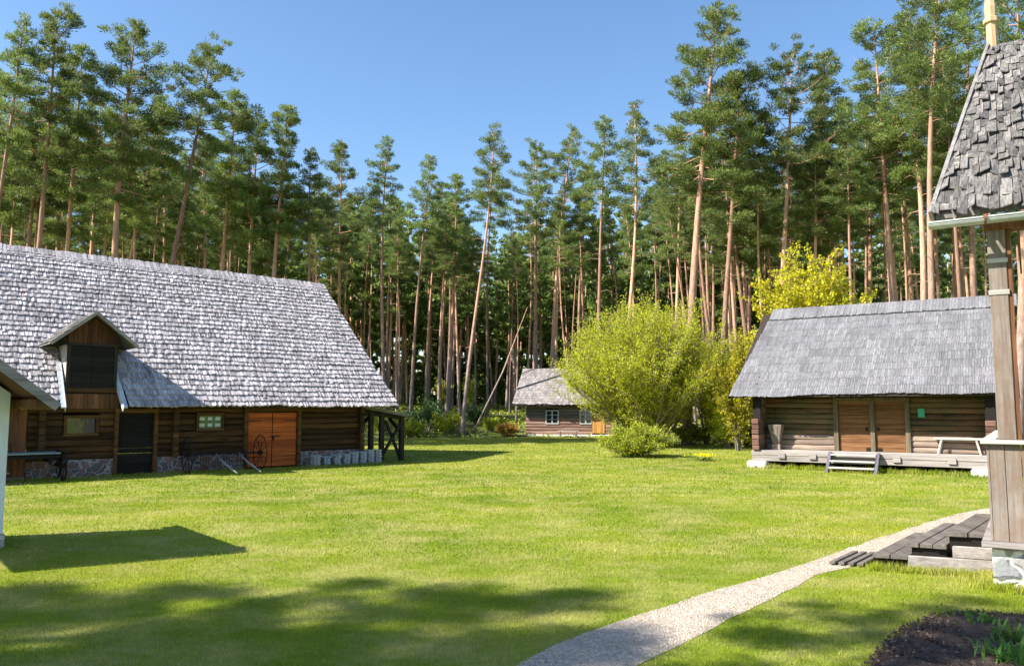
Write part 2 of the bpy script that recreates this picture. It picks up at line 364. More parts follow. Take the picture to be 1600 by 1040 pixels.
def shingles(mb, xf, ye, yr, zef, zrf, rows, w, th, jit=0.15, curl=0.0, rnd=None, skip=None, off=0.02, lenf=1.75, mi=0):
    """rows of separate shingles on the slope from eave (ye, ze) up to ridge (yr, zr)"""
    rnd = rnd or random
    def P(x, t, o):
        ze, zr = zef(x), zrf(x); dy, dz = yr - ye, zr - ze
        L = math.hypot(dy, dz); nx, nz = -dz / L, dy / L
        return Vector((x, ye + dy * t + nx * o, ze + dz * t + nz * o))
    for i in range(rows):
        t0 = i / rows
        x0, x1 = xf(t0)
        x = x0 - rnd.random() * 0.03; sagp = rnd.random() * 6
        while x < x1:
            ww = w * rnd.uniform(0.7, 1.3)
            xe = min(x + ww, x1 + 0.03)
            if not (skip and skip((x + xe) / 2, t0)):
                j = rnd.uniform(-jit, jit) + .09 * sin(x * .9 + sagp) + .05 * sin(x * 2.3 + sagp * 2) - (.45 if i > 0 and rnd.random() < .012 else 0)
                ta = t0 + j / rows; tb = min(t0 + lenf / rows, 1.0)
                lift = off + th * rnd.uniform(0.95, 1.25) + (curl * rnd.random() ** 3 if curl else 0)
                tw = rnd.uniform(-0.35, 0.35) * th + (rnd.uniform(-.4, .4) * curl if curl else 0)
                g = 0.004
                a0 = P(x + g, ta, lift - tw); a1 = P(xe - g, ta + rnd.uniform(-.1, .1) * jit / rows, lift + tw)
                b1 = P(xe - g, tb, off * 0.5 + 0.004); b0 = P(x + g, tb, off * 0.5 + 0.004)
                c0 = P(x + g, ta, lift - tw - th); c1 = P(xe - g, ta, lift + tw - th)
                mb.add([a0, a1, b1, b0, c0, c1], [(0, 1, 2, 3), (4, 5, 1, 0), (4, 0, 3), (5, 2, 1), (4, 3, 2, 5)], mi)
            x = xe

def log_wall(mb, x0, x1, y, z0, z1, d=0.21, thick=0.11, skip=None, rnd=random, mi=lambda z: 0):
    """hewn round-faced logs laid flat; skip(z) gives [(a,b)] openings"""
    n = max(1, round((z1 - z0) / d)); d = (z1 - z0) / n
    for i in range(n):
        zc = z0 + d * (i + .5)
        segs = [(x0, x1)]
        for a, b, za, zb in (skip or []):
            if zc > za and zc < zb:
                ns = []
                for p, q in segs:
                    if b <= p or a >= q: ns.append((p, q)); continue
                    if a > p: ns.append((p, a))
                    if b < q: ns.append((b, q))
                segs = ns
        for p, q in segs:
            steps = max(2, int((q - p) / 0.8)); ring = []
            r = d * 0.5
            prof = [(0.03, -0.50), (-0.35, -0.46), (-0.85, -0.3), (-1.0, 0.0), (-0.85, 0.3), (-0.35, 0.46), (0.03, 0.50)]
            vs = []; ph = rnd.random() * 9
            for k in range(steps + 1):
                x = p + (q - p) * k / steps
                wz = 0.012 * sin(x * 1.7 + ph); wy = 0.012 * sin(x * 2.3 + ph * 2)
                for (py, pz) in prof: vs.append((x, y + wy + py * thick * 0.6, zc + wz + pz * d * 1.0))
                vs.append((x, y + thick * 0.7, zc + 0.54 * d)); vs.append((x, y + thick * 0.7, zc - 0.54 * d))
            m = len(prof) + 2; fs = []
            for k in range(steps):
                for j in range(m):
                    j2 = (j + 1) % m
                    fs.append((k * m + j, k * m + j2, (k + 1) * m + j2, (k + 1) * m + j))
            fs.append(tuple(range(m))); fs.append(tuple(steps * m + j for j in reversed(range(m))))
            mb.add(vs, fs, mi(zc))

def log_ends(mb, x, y, z0, z1, d=0.21, r=0.1, out=0.28, rnd=random, mi=0):
    n = max(1, round((z1 - z0) / d)); d = (z1 - z0) / n
    for i in range(n):
        zc = z0 + d * (i + .5); q = out * rnd.uniform(.85, 1.1)
        mb.box((x - r * .9, y - q, zc - d * .46), (x + r * .9, y + .1, zc + d * .46), mi)

def boards_v(mb, x0, x1, y, z0, z1, w=0.16, th=0.025, rnd=random, zf=None, mi=0):
    x = x0
    while x < x1 - 0.01:
        ww = min(w * rnd.uniform(.85, 1.15), x1 - x)
        if x1 - (x + ww) < 0.04: ww = x1 - x
        dy = rnd.uniform(0, .006)
        ta = zf(x + 0.002) if zf else z1; tb = zf(x + ww - 0.004) if zf else z1
        mb.hexa([(x + .002, y - th - dy, z0), (x + ww - .004, y - th - dy, z0), (x + ww - .004, y, z0), (x + .002, y, z0),
                 (x + .002, y - th - dy, ta), (x + ww - .004, y - th - dy, tb), (x + ww - .004, y, tb), (x + .002, y, ta)], mi)
        x += ww
def boards_h(mb, x0, x1, y, z0, z1, w=0.16, th=0.025, rnd=random, mi=0):
    n = max(1, round((z1 - z0) / w)); w = (z1 - z0) / n
    for i in range(n):
        mb.box((x0, y - th - rnd.uniform(0, .005), z0 + i * w + .003), (x1, y, z0 + (i + 1) * w - .003), mi)

def roof_slab(mb, x0, x1, ye, yr, yb, zef, zrf, th=0.1, mi=0):
    """closed gable roof shell: front slope and back slope, as a thick inverted V with sloping ends"""
    for xa, xb in ((x0, x1),):
        ring = []
        for x in (xa, xb):
            ze, zr = zef(x), zrf(x)
            ring.append([(x, ye, ze), (x, yr, zr), (x, yb, ze), (x, yb, ze - th), (x, yr, zr - th * 1.25), (x, ye, ze - th)])
        a, b = ring
        mb.add(a + b, [(0, 6, 7, 1)[::-1], (1, 7, 8, 2)[::-1], (2, 8, 9, 3)[::-1], (3, 9, 10, 4)[::-1], (4, 10, 11, 5)[::-1], (5, 11, 6, 0)[::-1],
                       (0, 1, 4, 5), (1, 2, 3, 4), (11, 10, 7, 6), (10, 9, 8, 7)], mi)

def wheel(name, parent, loc, r, spokes=12, rim=0.018, mat=None, axis='x', hub=0.06, rimname='rim'):
    """axle along local x"""
    mat = mat or M['iron']
    mb = MB(); n = 28
    pts = [(0, r * cos(2 * pi * k / n), r * sin(2 * pi * k / n)) for k in range(n + 1)]
    mb.tube(pts, rim, 6, cap=False)
    o = mb.build(name, mat, parent, True); o.location = loc
    s = MB()
    for k in range(spokes):
        a = 2 * pi * k / spokes
        s.tube([(0.03 * (-1) ** k, .05 * cos(a), .05 * sin(a)), (0, r * cos(a), r * sin(a))], 0.011, 5)
    s.build('spokes', mat, o, True)
    h = MB(); h.tube([(-.09, 0, 0), (-.05, 0, 0), (.05, 0, 0), (.09, 0, 0)], [hub * .6, hub, hub, hub * .6], 10); h.build('hub', mat, o, True)
    return o

# ------------------------------------------------------------------ BARN (long log barn on the left)
rb = random.Random(3)
BO = G(130, 745); BARN = dict(o=BO, rz=40)
def bw(x, y, z=0.0, o=BO, rz=40):
    c, s = cos(radians(rz)), sin(radians(rz)); return (o[0] + c * x - s * y, o[1] + s * x + c * y, z)
barn = thing('log_barn', 'long weathered log barn with silvery shingle roof, hoist dormer and orange double door', 'barn', (BO[0], BO[1], 0), 40)
X0, X1 = -7.0, 9.93
zr = lambda x: 7.88 + (11 - x) * 0.015
ze = lambda x: 2.2
mb = MB()
roof_slab(mb, -7.6, -0.85, -.72, 6, 12.8, lambda x: 2.2 + .08 * .84 - .02, lambda x: zr(x) - .02, .05, 1)
roof_slab(mb, 1.0, 11.05, -.72, 6, 12.8, lambda x: 2.2 + .08 * .84 - .02, lambda x: zr(x) - .02, .05, 1)
# strip above and behind the dormer
sl = lambda y, x=0: 2.2 + (y + .8) * (zr(x) - 2.2) / 6.8
mb.hexa([(-.85, .3, sl(.3) - .12), (1.0, .3, sl(.3) - .12), (1.0, 6, zr(0) - .14), (-.85, 6, zr(0) - .14), (-.85, .3, sl(.3) - .02), (1.0, .3, sl(.3) - .02), (1.0, 6, zr(0) - .02), (-.85, 6, zr(0) - .02)])
mb.hexa([(-.85, 6, zr(0) - .14), (1.0, 6, zr(0) - .14), (1.0, 12.8, 2.1), (-.85, 12.8, 2.1), (-.85, 6, zr(0) - .02), (1.0, 6, zr(0) - .02), (1.0, 12.8, 2.22), (-.85, 12.8, 2.22)])
def dskip(x, t):
    y = -.8 + 6.8 * t; z = 2.2 + 5.8 * t
    if -.86 < x < 1.01 and y < .32: return True
    if -.7 < x < .9 and z < 4.3: return True
    return z < 5.0 and z < 5.35 - abs(x - .12) * .85 and abs(x - .12) < 1.3 and z < 5.0 and False
shingles(mb, lambda t: (-7.6, 11.12 - 0.0 * t), -.8, 6, ze, zr, 31, .11, .052, .10, .018, rb, dskip)
rf = mb.build('roof', [M['barn_shingle'], M['soffit']], barn)
# ridge cap: a row of shingles leaning over the ridge
mb = MB(); x = -7.6
while x < 11.1:
    w_ = rb.uniform(.08, .14); h_ = rb.uniform(.12, .165); z_ = zr(x)
    p = Vector((x, 5.62, z_ - .27)); q = Vector((x, 6.12, z_ + h_ * .9))
    mb.hexa([p, p + Vector((w_ - .01, 0, 0)), q + Vector((w_ + .01, 0, 0)), q + Vector((.02, 0, 0)), p + Vector((0, -.02, .03)), p + Vector((w_ - .01, -.02, .03)), q + Vector((w_ + .01, -.02, .03)), q + Vector((.02, -.02, .03))])
    x += w_
mb.build('ridge_cap', M['barn_shingle'], rf)
# verge boards on the right end
mb = MB(); mb.beam((11.1, -.8, 2.12), (11.1, 6, 7.8), .03, .16); mb.beam((11.1, 6, 7.8), (11.1, 12.8, 2.12), .03, .16)
mb.build('verge_board', M['grey_wood_y'], rf)
# walls
OPEN = [(-.66, .38, 1.30, 2.0), (.92, 2.06, -1, 2.1), (3.38, 4.44, 1.4, 2.05), (5.2, 7.2, -1, 2.1)]
mb = MB(); log_wall(mb, -1.6, X1, 0, .55, 2.85, .205, .12, OPEN, rb); 
log_ends(mb, -1.25, 0, .55, 2.6, rnd=rb); log_ends(mb, 2.72, 0, .55, 2.6, rnd=rb); log_ends(mb, X1 - .12, 0, .55, 2.6, rnd=rb)
mb.build('front_wall', M['barn_log'], barn)
mb = MB(); boards_v(mb, X0, -1.62, .02, .1, 2.85, .17, .03, rb); mb.build('board_wall', M['brown_board_z'], barn)
mb = MB()
for (a, b, c, d_) in ((X1 - .2, X1, .15, 11.8), (X0, X0 + .2, .15, 11.8), (X0, X1, 11.6, 11.8)):
    n = 11
    for i in range(n): mb.box((a, c, .5 + i * .21 + .005), (b, d_, .5 + (i + 1) * .21 - .005))
for x in (X1 - .12, X0 + .05):      # gable boarding
    for k in range(36):
        y0 = .3 + k * .31; zt = sl(min(y0, 11.7 - y0)) - .25
        mb.box((x, y0, 2.8), (x + .04, y0 + .3, max(2.9, zt)))
mb.build('end_wall', M['dark_log_y'], barn)
mb = MB()
for a, b in ((-1.6, .92), (2.06, 5.2), (7.2, X1 + .05)): mb.box((a, -.12, -.2), (b, .18, .56))
mb.box((X1 - .25, .18, -.2), (X1 + .05, 11.9, .52)); mb.box((X0, -.05, -.2), (-1.62, .1, .1))
mb.build('stone_foundation', M['fieldstone'], barn, bevel=.02)
mb = MB(); mb.box((X0, .25, -.1), (X1 - .25, 11.5, .02)); mb.build('floor', M['soil'], barn)
# windows
def barn_window(a, b, z0, z1, bars, glassmat):
    f = MB(); t = .09
    f.box((a - t, -.13, z0 - t), (b + t, .05, z0)); f.box((a - t, -.13, z1), (b + t, .05, z1 + t))
    f.box((a - t, -.128, z0), (a, .05, z1)); f.box((b, -.128, z0), (b + t, .05, z1))
    o = f.build('window', M['barn_log'], barn, bevel=.006)
    g = MB(); g.box((a, -.03, z0), (b, -.02, z1)); g.build('pane', glassmat, o)
    if bars:
        k = MB()
        for i in range(1, bars): x = a + (b - a) * i / bars; k.box((x - .045, -.05, z0), (x + .045, -.031, z1))
        k.box((a, -.053, (z0 + z1) / 2 - .05), (b, -.034, (z0 + z1) / 2 + .05))
        k.box((a, -.055, z0), (b, -.036, z0 + .06)); k.box((a, -.055, z1 - .06), (b, -.036, z1))
        k.build('glazing_bars', plain('green_bars', (0.12, 0.17, 0.07), .6), o)
barn_window(-.55, .27, 1.38, 1.86, 0, M['glass'])
pale = plain('pale_pane', (0.4, 0.45, 0.45), .15, 0, 3, .1, 0, spec=1.0)
barn_window(3.52, 4.3, 1.47, 1.92, 3, pale)
# black door
mb = MB(); mb.box((.82, -.16, 0), (.94, .1, 2.02)); mb.box((2.04, -.16, 0), (2.16, .1, 2.02)); mb.box((.82, -.163, 2.02), (2.16, .1, 2.16))
fr = mb.build('door_frame', M['barn_log'], barn, bevel=.006)
mb = MB(); boards_h(mb, .945, 2.035, .02, .04, 2.015, .17, .03, rb)
dr = mb.build('door', M['black_wood'], barn, label='black plank door beside the small window')
mb = MB(); mb.tube([(1.05, -.03, 1.0), (1.05, -.08, 1.0), (1.05, -.08, 1.12), (1.05, -.03, 1.12)], .01, 6); mb.build('handle', M['iron'], dr)
# orange double door
mb = MB(); mb.box((5.1, -.16, 0), (5.24, .1, 2.05)); mb.box((7.14, -.16, 0), (7.28, .1, 2.05)); mb.box((5.1, -.163, 2.05), (7.28, .1, 2.2))
mb.build('door_frame', M['barn_log'], barn, bevel=.006)
for a, b in ((5.26, 6.17), (6.2, 7.12)):
    mb = MB(); boards_h(mb, a, b, -.02, .06, 2.0, .18, .035, rb)
    d_ = mb.build('door', M['orange_door'], barn, bevel=.004, label='orange plank door leaf')
    h = MB(); xx = a if a < 6 else b
    for z in (.4, 1.7):
        h.box((min(xx, xx + (.5 if a < 6 else -.5)), -.063, z), (max(xx, xx + (.5 if a < 6 else -.5)), -.057, z + .03)); h.build('hinge', M['iron'], d_); h = MB()
    if a > 6: h.box((6.1, -.08, 1.12), (6.5, -.06, 1.16)); h.box((6.2, -.1, 1.0), (6.25, -.06, 1.16))
    if a > 6: h.build('latch', M['iron'], d_)
# hoist dormer
mb = MB(); XL, XR, XM = -.62, .82, .08
dz = lambda x: 5.18 - abs(x - XM) * .80
yat = lambda z: (z - 2.2) / 5.8 * 6.8 - .8
for xx, sg in ((XL, -1), (XR, 1)):
    mb.prism([(xx, .02, 2.45), (xx, yat(4.3) + .3, 4.2), (xx, .02, 4.2)], (-.04 * sg, 0, 0))
dorm = mb.build('dormer', M['pale_wood_x'], barn)
mb = MB(); boards_v(mb, XL, XR, 0, 4.22, 5, .15, .03, rb, zf=lambda x: dz(x) - .04); mb.build('dormer_gable', M['dark_board_z'], dorm)
mb = MB(); boards_v(mb, XL - .15, XR + .1, -.13, 2.16, 2.62, .15, .03, rb); mb.build('dormer_apron', M['brown_board_z'], dorm)
mb = MB(); mb.box((XL - .02, -.05, 2.6), (XL + .09, .02, 4.22)); mb.box((XR - .09, -.05, 2.6), (XR + .02, .02, 4.22)); mb.box((XL - .04, -.053, 4.16), (XR + .04, .02, 4.24))
mb.box((XL - .02, -.14, 2.55), (XR + .02, .02, 2.62))
mb.build('dormer_frame', M['black_wood_z'], dorm)
for a, b in ((XL + .1, XM - .005), (XM + .005, XR - .1)):
    mb = MB(); boards_h(mb, a, b, .0, 2.63, 4.15, .17, .03, rb); mb.build('hatch', M['black_wood'], dorm)
mb = MB()
for sg in (-1, 1):
    def PP(t, y, o=0): return Vector((XM + sg * (1.24 * t - o * .62), y, 5.22 - 1.24 * t * .82 + o * .78))
    y0, y1 = -.42, 3.1
    # thick slope, its back end dies into the main roof
    mb.hexa([PP(0, y0, -.07), PP(1, y0, -.07), PP(1, yat(3.9) + .25, -.07), PP(0, yat(5.2) + .25, -.07), PP(0, y0), PP(1, y0), PP(1, yat(3.95) + .2), PP(0, yat(5.2) + .2)])
    rows = 6
    for i in range(rows):
        t = 1 - i / rows; y = y0 - .02
        yend = yat(5.2 - 1.24 * t * .82) + .1
        while y < yend:
            w_ = rb.uniform(.09, .14); tt = t + rb.uniform(-.03, .03)
            o1 = -(.045 + rb.random() * .015)
            q = [PP(tt, y), PP(tt, y + w_ - .008), PP(max(0, t - .3), y + w_ - .008), PP(max(0, t - .3), y)]
            nrm = Vector((sg * .63, 0, .775))
            top = [q[0] + nrm * .045, q[1] + nrm * rb.uniform(.035, .055), q[2] + nrm * .01, q[3] + nrm * .01]
            mb.hexa([p + nrm * .005 for p in q[:2]] + [p - nrm * .005 for p in q[2:]] + top)
            y += w_
dr_ = mb.build('dormer_roof', M['porch_shingle'], dorm)
mb = MB()
for sg in (-1, 1):
    a = Vector((XM, -.46, 5.2)); b = Vector((XM + sg * 1.26, -.46, 5.2 - 1.26 * .82)); mb.beam(a, b, .03, .10, up=(0, 0, 1))
mb.build('barge_board', M['grey_wood_x'], dr_)
mb = MB()
for xx in (XL - .2, XR + .12):
    a = Vector((xx, -.86, 2.17 + .02)); b = Vector((xx + (.09 if xx < 0 else -.05), .75, sl(.75) + .1)); 
    mb.beam(a, b, .13, .05, up=(0, -.6, .8)); mb.beam(a + Vector((.06 if xx < 0 else -.06, 0, -.05)), b + Vector((.06 if xx < 0 else -.06, 0, -.05)), .02, .2, up=(0, -.6, .8))
mb.build('flashing_board', M['flashing'], dorm)
# lean-to on the right gable
lean = MB()
ztop, zlow = 2.55, 1.85
lx0, lx1, ly0, ly1 = X1 + .03, 12.1, -.1, 8.0
lz = lambda x: 2.22 - (x - lx0) * .17
lean.hexa([(lx0, ly0, lz(lx0) - .06), (lx1, ly0, lz(lx1) - .06), (lx1, ly1, lz(lx1) - .06), (lx0, ly1, lz(lx0) - .06), (lx0, ly0, lz(lx0)), (lx1, ly0, lz(lx1)), (lx1, ly1, lz(lx1)), (lx0, ly1, lz(lx0))])
y = ly0 - .02
while y < ly1:
    w_ = rb.uniform(.16, .24); lean.hexa([(lx0, y, lz(lx0)+.003), (lx1 + rb.uniform(0, .08), y, lz(lx1)+.003), (lx1 + .05, y + w_ - .01, lz(lx1)+.003), (lx0, y + w_ - .01, lz(lx0)+.003), (lx0, y, lz(lx0) + .03), (lx1 + .05, y, lz(lx1) + .03), (lx1 + .05, y + w_ - .01, lz(lx1) + .03), (lx0, y + w_ - .01, lz(lx0) + .03)]); y += w_
lt = lean.build('lean_to_roof', M['grey_wood_y'], barn)
for (px_, py_) in ((11.9, .2), (10.95, .2), (10.45, .2), (11.9, 3.9), (10.45, 3.9), (11.9, 7.7), (10.45, 7.7)):
    mb = MB(); mb.box((px_ - .09, py_ - .09, 0), (px_ + .09, py_ + .09, lz(px_) - .07)); mb.build('lean_to_post', M['black_wood_z'], lt, bevel=.01)
def brace(p, q, w_=.09, h_=.11, nm='lean_to_brace'):
    mb = MB(); mb.beam(p, q, w_, h_); mb.build(nm, M['black_wood_z'], lt)
for py_ in (.2, 3.9, 7.7): brace((lx0 + .05, py_ + .001, lz(lx0) - .17), (12.0, py_ + .001, lz(12.0) - .15), .12, .14, 'lean_to_beam')
brace((10.97, .12, .3), (11.85, .12, 1.6)); brace((11.15, .24, 1.65), (11.85, .24, .15)); brace((11.9, .3, 1.2), (11.9, 1.2, 1.75)); brace((11.9, 3.0, 1.75), (11.9, 3.8, 1.1))

# hay rake in front of the barn
hr = thing('hay_rake', 'old horse-drawn hay rake with two large iron wheels, by the orange barn door', 'hay rake', bw(4.2, -.75, 0), 40)
wheel('wheel', hr, (1.25, 0, .62), .6, 14); wheel('wheel', hr, (-1.25, 0, .62), .6, 14)
mb = MB(); mb.tube([(-1.2, 0, .62), (1.2, 0, .62)], .03, 8); mb.build('axle', M['iron'], hr)
for sx in (-.3, .5):
    mb = MB(); mb.tube([(sx, 0, .62), (sx + .02, -.7, .35), (sx + .04, -1.85, .08)], [.035, .04, .03], 8); mb.build('shaft', M['grey_wood_y'], hr, True)
for k in range(22):
    xx = -1.05 + k * .1; mb = MB(); mb.tube([(xx, .05, .6), (xx, .3, .75), (xx, .5, .55), (xx, .5, .25), (xx, .35, .06)], .008, 4); mb.build('tine', M['iron'], hr, True)
mb = MB(); mb.tube([(0, 0, .62), (0, .2, .95), (0, .1, 1.1)], .018, 6)
mb.tube([(.0, .1, 1.1), (.0, .1, 1.13)], [.17, .19], 12); mb.build('seat', M['iron'], hr)

# farm wagon at the far left of the barn
wg = thing('farm_wagon', 'old dark farm wagon with plank bed parked at the left end of the barn', 'wagon', bw(-1.9, -.75, 0), 40)
mb = MB(); 
for i in range(5): mb.box((-1.3, -.5 + i * .2, .82), (1.0, -.31 + i * .2, .86))
mb.build('bed', plain('blue_grey_plank', (.2, .24, .25), .6, 0, 8, .3), wg, bevel=.004)
mb = MB(); mb.box((-1.3, -.6, .3), (-.3, -.3, .34)); mb.build('footboard', M['grey_wood_x'], wg)
mb = MB(); mb.beam((-1.3, -.4, .74), (1, -.4, .74), .08, .1); mb.beam((-1.3, .4, .74), (1, .4, .74), .08, .1)
for sx in (-1.1, .75): mb.beam((sx, -.5, .62), (sx, .6, .62), .09, .1); mb.beam((sx, -.42, .1 if sx < 0 else .5), (sx, -.42, .7), .07, .07)
mb.build('chassis', M['black_wood'], wg)
wheel('wheel', wg, (1.12, -.35, .45), .43, 10, .025, M['black_wood']); wheel('wheel', wg, (1.12, .55, .45), .43, 10, .025, M['black_wood'])
wheel('wheel', wg, (-1.2, .55, .45), .43, 10, .025, M['black_wood'])

# stacked grey roof tiles along the foundation
n_t = 0
for i, (sx, hh) in enumerate(((7.75, 6), (8.17, 5), (8.6, 6), (9.0, 7), (9.35, 8), (9.72, 8), (10.05, 9), (10.38, 9))):
    for k in range(hh):
        a = rb.uniform(-.02, .02); mb = MB()
        mb.box((-.115, -.2, .024), (.115, .2, .058)); mb.box((-.105, -.17, 0), (-.05, .17, .024)); mb.box((.05, -.17, 0), (.105, .17, .024))
        if n_t == 0: t0 = mb.build('clay_tile', M['tile_grey']); o = t0
        else: o = t0.copy(); COL.objects.link(o)
        o.location = bw(sx + a, -.4 + rb.uniform(-.02, .02), .002 + k * .0595); o.rotation_euler = (0, 0, radians(40 + rb.uniform(-3, 3)))
        tag(o, 'grey roof tile in the row of stacks at the right foot of the barn wall', 'tile', 'tiles stacked against the barn'); n_t += 1
for i in range(3):
    mb = MB(); pts = [(-.19, 0, 0), (-.1, 0, .045), (0, 0, .06), (.1, 0, .045), (.19, 0, 0), (.15, 0, -.005), (0, 0, .035), (-.15, 0, -.005)]
    mb.prism([Vector(p) for p in pts], (0, .36, 0)); o = mb.build('curved_tile', M['tile_grey'])
    o.location = bw(7.75 + i * .42, -.6, (.365, .305, .365)[i]); o.rotation_euler = (0, 0, radians(40))
    tag(o, 'curved grey ridge tile lying on top of the stacked roof tiles', 'tile', 'curved tiles on the stacks')

# ------------------------------------------------------------------ STOREHOUSE (right)
SO = G(1180, 730)
def sw(x, y, z=0.0): return bw(x, y, z, SO, -33)
st = thing('storehouse', 'low grey-shingled log storehouse with two plank doors behind an open porch', 'storehouse', (SO[0], SO[1], 0), -33)
rs = random.Random(5)
mb = MB(); SX0, SX1 = -.78, 8.25
roof_slab(mb, SX0 + .03, SX1, -.3, 4.5, 9.3, lambda x: 2.62, lambda x: 6.12, .05, 1)
shingles(mb, lambda t: (SX0 - 0 + .45 * t, SX1), -.37, 4.5, lambda x: 2.595 + .008 * x, lambda x: 6.15, 12, .085, .012, .05, 0, rs, None, .012)
rf = mb.build('roof', [M['grey_shingle'], M['soffit']], st)
mb = MB(); x = SX0 + .4
while x < SX1:
    w_ = rs.uniform(.09, .13); h_ = rs.uniform(-.02, .02)
    p = Vector((x, 3.95, 5.81 + h_)); q = Vector((x, 4.62, 6.31))
    mb.hexa([p, p + Vector((w_ - .006, 0, 0)), q + Vector((w_ - .006, 0, 0)), q, p + Vector((0, -.02, .035)), p + Vector((w_ - .006, -.02, .035)), q + Vector((w_ - .006, -.02, .03)), q + Vector((0, -.02, .03))]); x += w_
mb.build('ridge_cap', M['grey_shingle'], rf)
mb = MB(); mb.beam((SX0 - .03, -.37, 2.54), (SX0 + .4, 4.5, 6.1), .03, .1); mb.build('verge_board', M['black_wood'], rf)
FL = .64
# back wall of porch
WO = [(2.62, 5.05, 0, 2.42)]
mb = MB()
log_wall(mb, .12, 7.5, 1.0, FL, 2.75, .19, .1, WO, rs, mi=lambda z: 0 if z > 1.25 else 1)  # tone split by height paints the sun strip into the log colours
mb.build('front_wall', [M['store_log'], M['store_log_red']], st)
mb = MB()
for i in range(11):
    z0 = FL + i * .19
    for (xa, xb) in ((0, .2), (7.38, 7.58)):
        mb.box((xa, (.17 if z0 > 1.6 else .04) , z0 + .004), (xb, 8.9, z0 + .186))
    mb.box((0, 8.7, z0 + .004), (7.58, 8.9, z0 + .186))
for k in range(24):
    y0 = 0.2 + k * .36; zt = 2.6 + (min(y0 + .3, 9.0 - y0) + .3) * .69
    for xa in (.05, 7.45): mb.box((xa, y0, 2.73), (xa + .04, y0 + .35, max(2.8, min(zt, 5.9)) - .05))
mb.build('side_wall', M['dark_log_y'], st)
for xa, xb in ((-.06, .2), (7.36, 7.66)):
    mb = MB()
    for i in range(6):
        z0 = FL + i * .19; mb.box((xa, -.1 - .03 * (i % 2), z0 + .005), (xb, .03, z0 + .187))
    mb.build('corner_logs', M['log_end'], st, bevel=.02)
mb = MB()
mb.box((-.04, .03, 1.78), (.24, .16, 2.6)); mb.box((7.36, .03, 1.78), (7.66, .16, 2.6)); mb.box((-.2, .16, 2.6), (7.9, .3, 2.74))
mb.build('eave_beam', M['black_wood'], st)
# sill, floor, joist ends
mb = MB(); mb.box((-.1, 0, .25), (7.7, .2, .46)); mb.box((-.12, -.02, .462), (7.72, .22, .64)); mb.box((-.1, .2, .25), (.15, 8.9, .6)); mb.box((7.45, .2, .25), (7.7, 8.9, .6)); mb.box((-.1, 8.7, .25), (7.7, 8.9, .6))
sill = mb.build('sill_beam', M['grey_wood_x'], st, bevel=.015)
for xx in (.98, 2.05, 4.75, 6.38):
    mb = MB(); mb.box((xx - .12, -.07, .36), (xx + .12, .05, .55)); mb.build('joist_end', M['grey_wood_x'], sill, bevel=.008)
mb = MB()
for i in range(5): mb.box((.15, .225 + i * .19, .6), (7.45, .405 + i * .19, .641))
mb.build('porch_floor', M['pale_wood_x'], st)
mb = MB()
for a, b, c, d_ in ((2.6, 2.76, FL, 2.42), (3.82, 3.97, FL - .02, 2.55), (4.94, 5.1, FL, 2.42)): mb.box((a, .87, c), (b, 1.09, d_))
mb.box((2.6, .873, 2.42), (5.1, 1.09, 2.55))
mb.build('door_frame', M['post_wood'], st, bevel=.01)
for a, b in ((2.765, 3.815), (3.975, 4.935)):
    mb = MB(); boards_h(mb, a, b, 1.0, FL + .01, 2.41, .16, .03, rs); d_ = mb.build('door', M['store_door'], st, bevel=.003)
    k = MB(); xx = b - .12 if a < 3 else a + .1
    k.box((xx - .04, .945, 1.38), (xx + .04, .968, 1.48)); k.tube([(xx, .95, 1.42), (xx, .9, 1.4), (xx, .9, 1.5)], .012, 6); k.build('lock', M['iron'], d_)
    k = MB(); k.box((xx - .04, .953, FL + .02), (xx + .1, .968, FL + .14)); k.build('cat_hole', M['black_wood'], d_)
for xx in (.1, 7.25):
    mb = MB(); mb.box((xx - .35, -.22, -.05), (xx + .35, .4, .25)); o = mb.build('footing_stone', M['white_stone'], st, bevel=.05)
for xx in (0, 3.8, 7.5):
    mb = MB(); mb.box((xx - .25, 8.4, -.05), (xx + .25, 8.9, .25)); o = mb.build('footing_stone', M['white_stone'], st, bevel=.05)
for xx in (.55, 2.2, 3.7, 5.4, 6.7):
    mb = MB(); mb.box((xx - .12, .3, -.02), (xx + .12, 8.6, .25)); mb.build('floor_bearer', M['black_wood'], st)
# stairs
ss = thing('wooden_steps', 'small open wooden staircase in front of the storehouse sill', 'steps', sw(3.43, -.06, 0), -33)
for sx in (-.72, .72):
    mb = MB(); mb.prism([(sx, 0, .66), (sx, -.1, .66), (sx, -.85, .0), (sx, -.62, .0), (sx, 0, .46)], (.1 if sx > 0 else -.1, 0, 0)); mb.build('stringer', plain('slate_paint', (.10, .095, .11), .7), ss, bevel=.004)
for k, (y_, z_) in enumerate(((-.16, .60), (-.38, .39), (-.6, .18))):
    mb = MB(); mb.box((-.715, y_ - .12, z_ - .05), (.715, y_ + .1, z_)); mb.build('tread', M['pale_wood_x'], ss, bevel=.004)
# bench on the porch
pb = thing('bench', 'pale plank bench with splayed legs at the right end of the storehouse porch', 'bench', sw(6.55, .75, FL + .002), -33)
mb = MB(); mb.box((-.75, -.14, .48), (.75, .14, .55)); mb.build('seat', M['pale_wood_x'], pb, bevel=.006)
for sx in (-1, 1):
    for sy in (-1, 1):
        mb = MB(); mb.tube([(sx * .5, sy * .08, .5), (sx * .62, sy * .17, 0)], [.042, .036], 7); mb.build('leg', M['pale_wood_x'], pb)
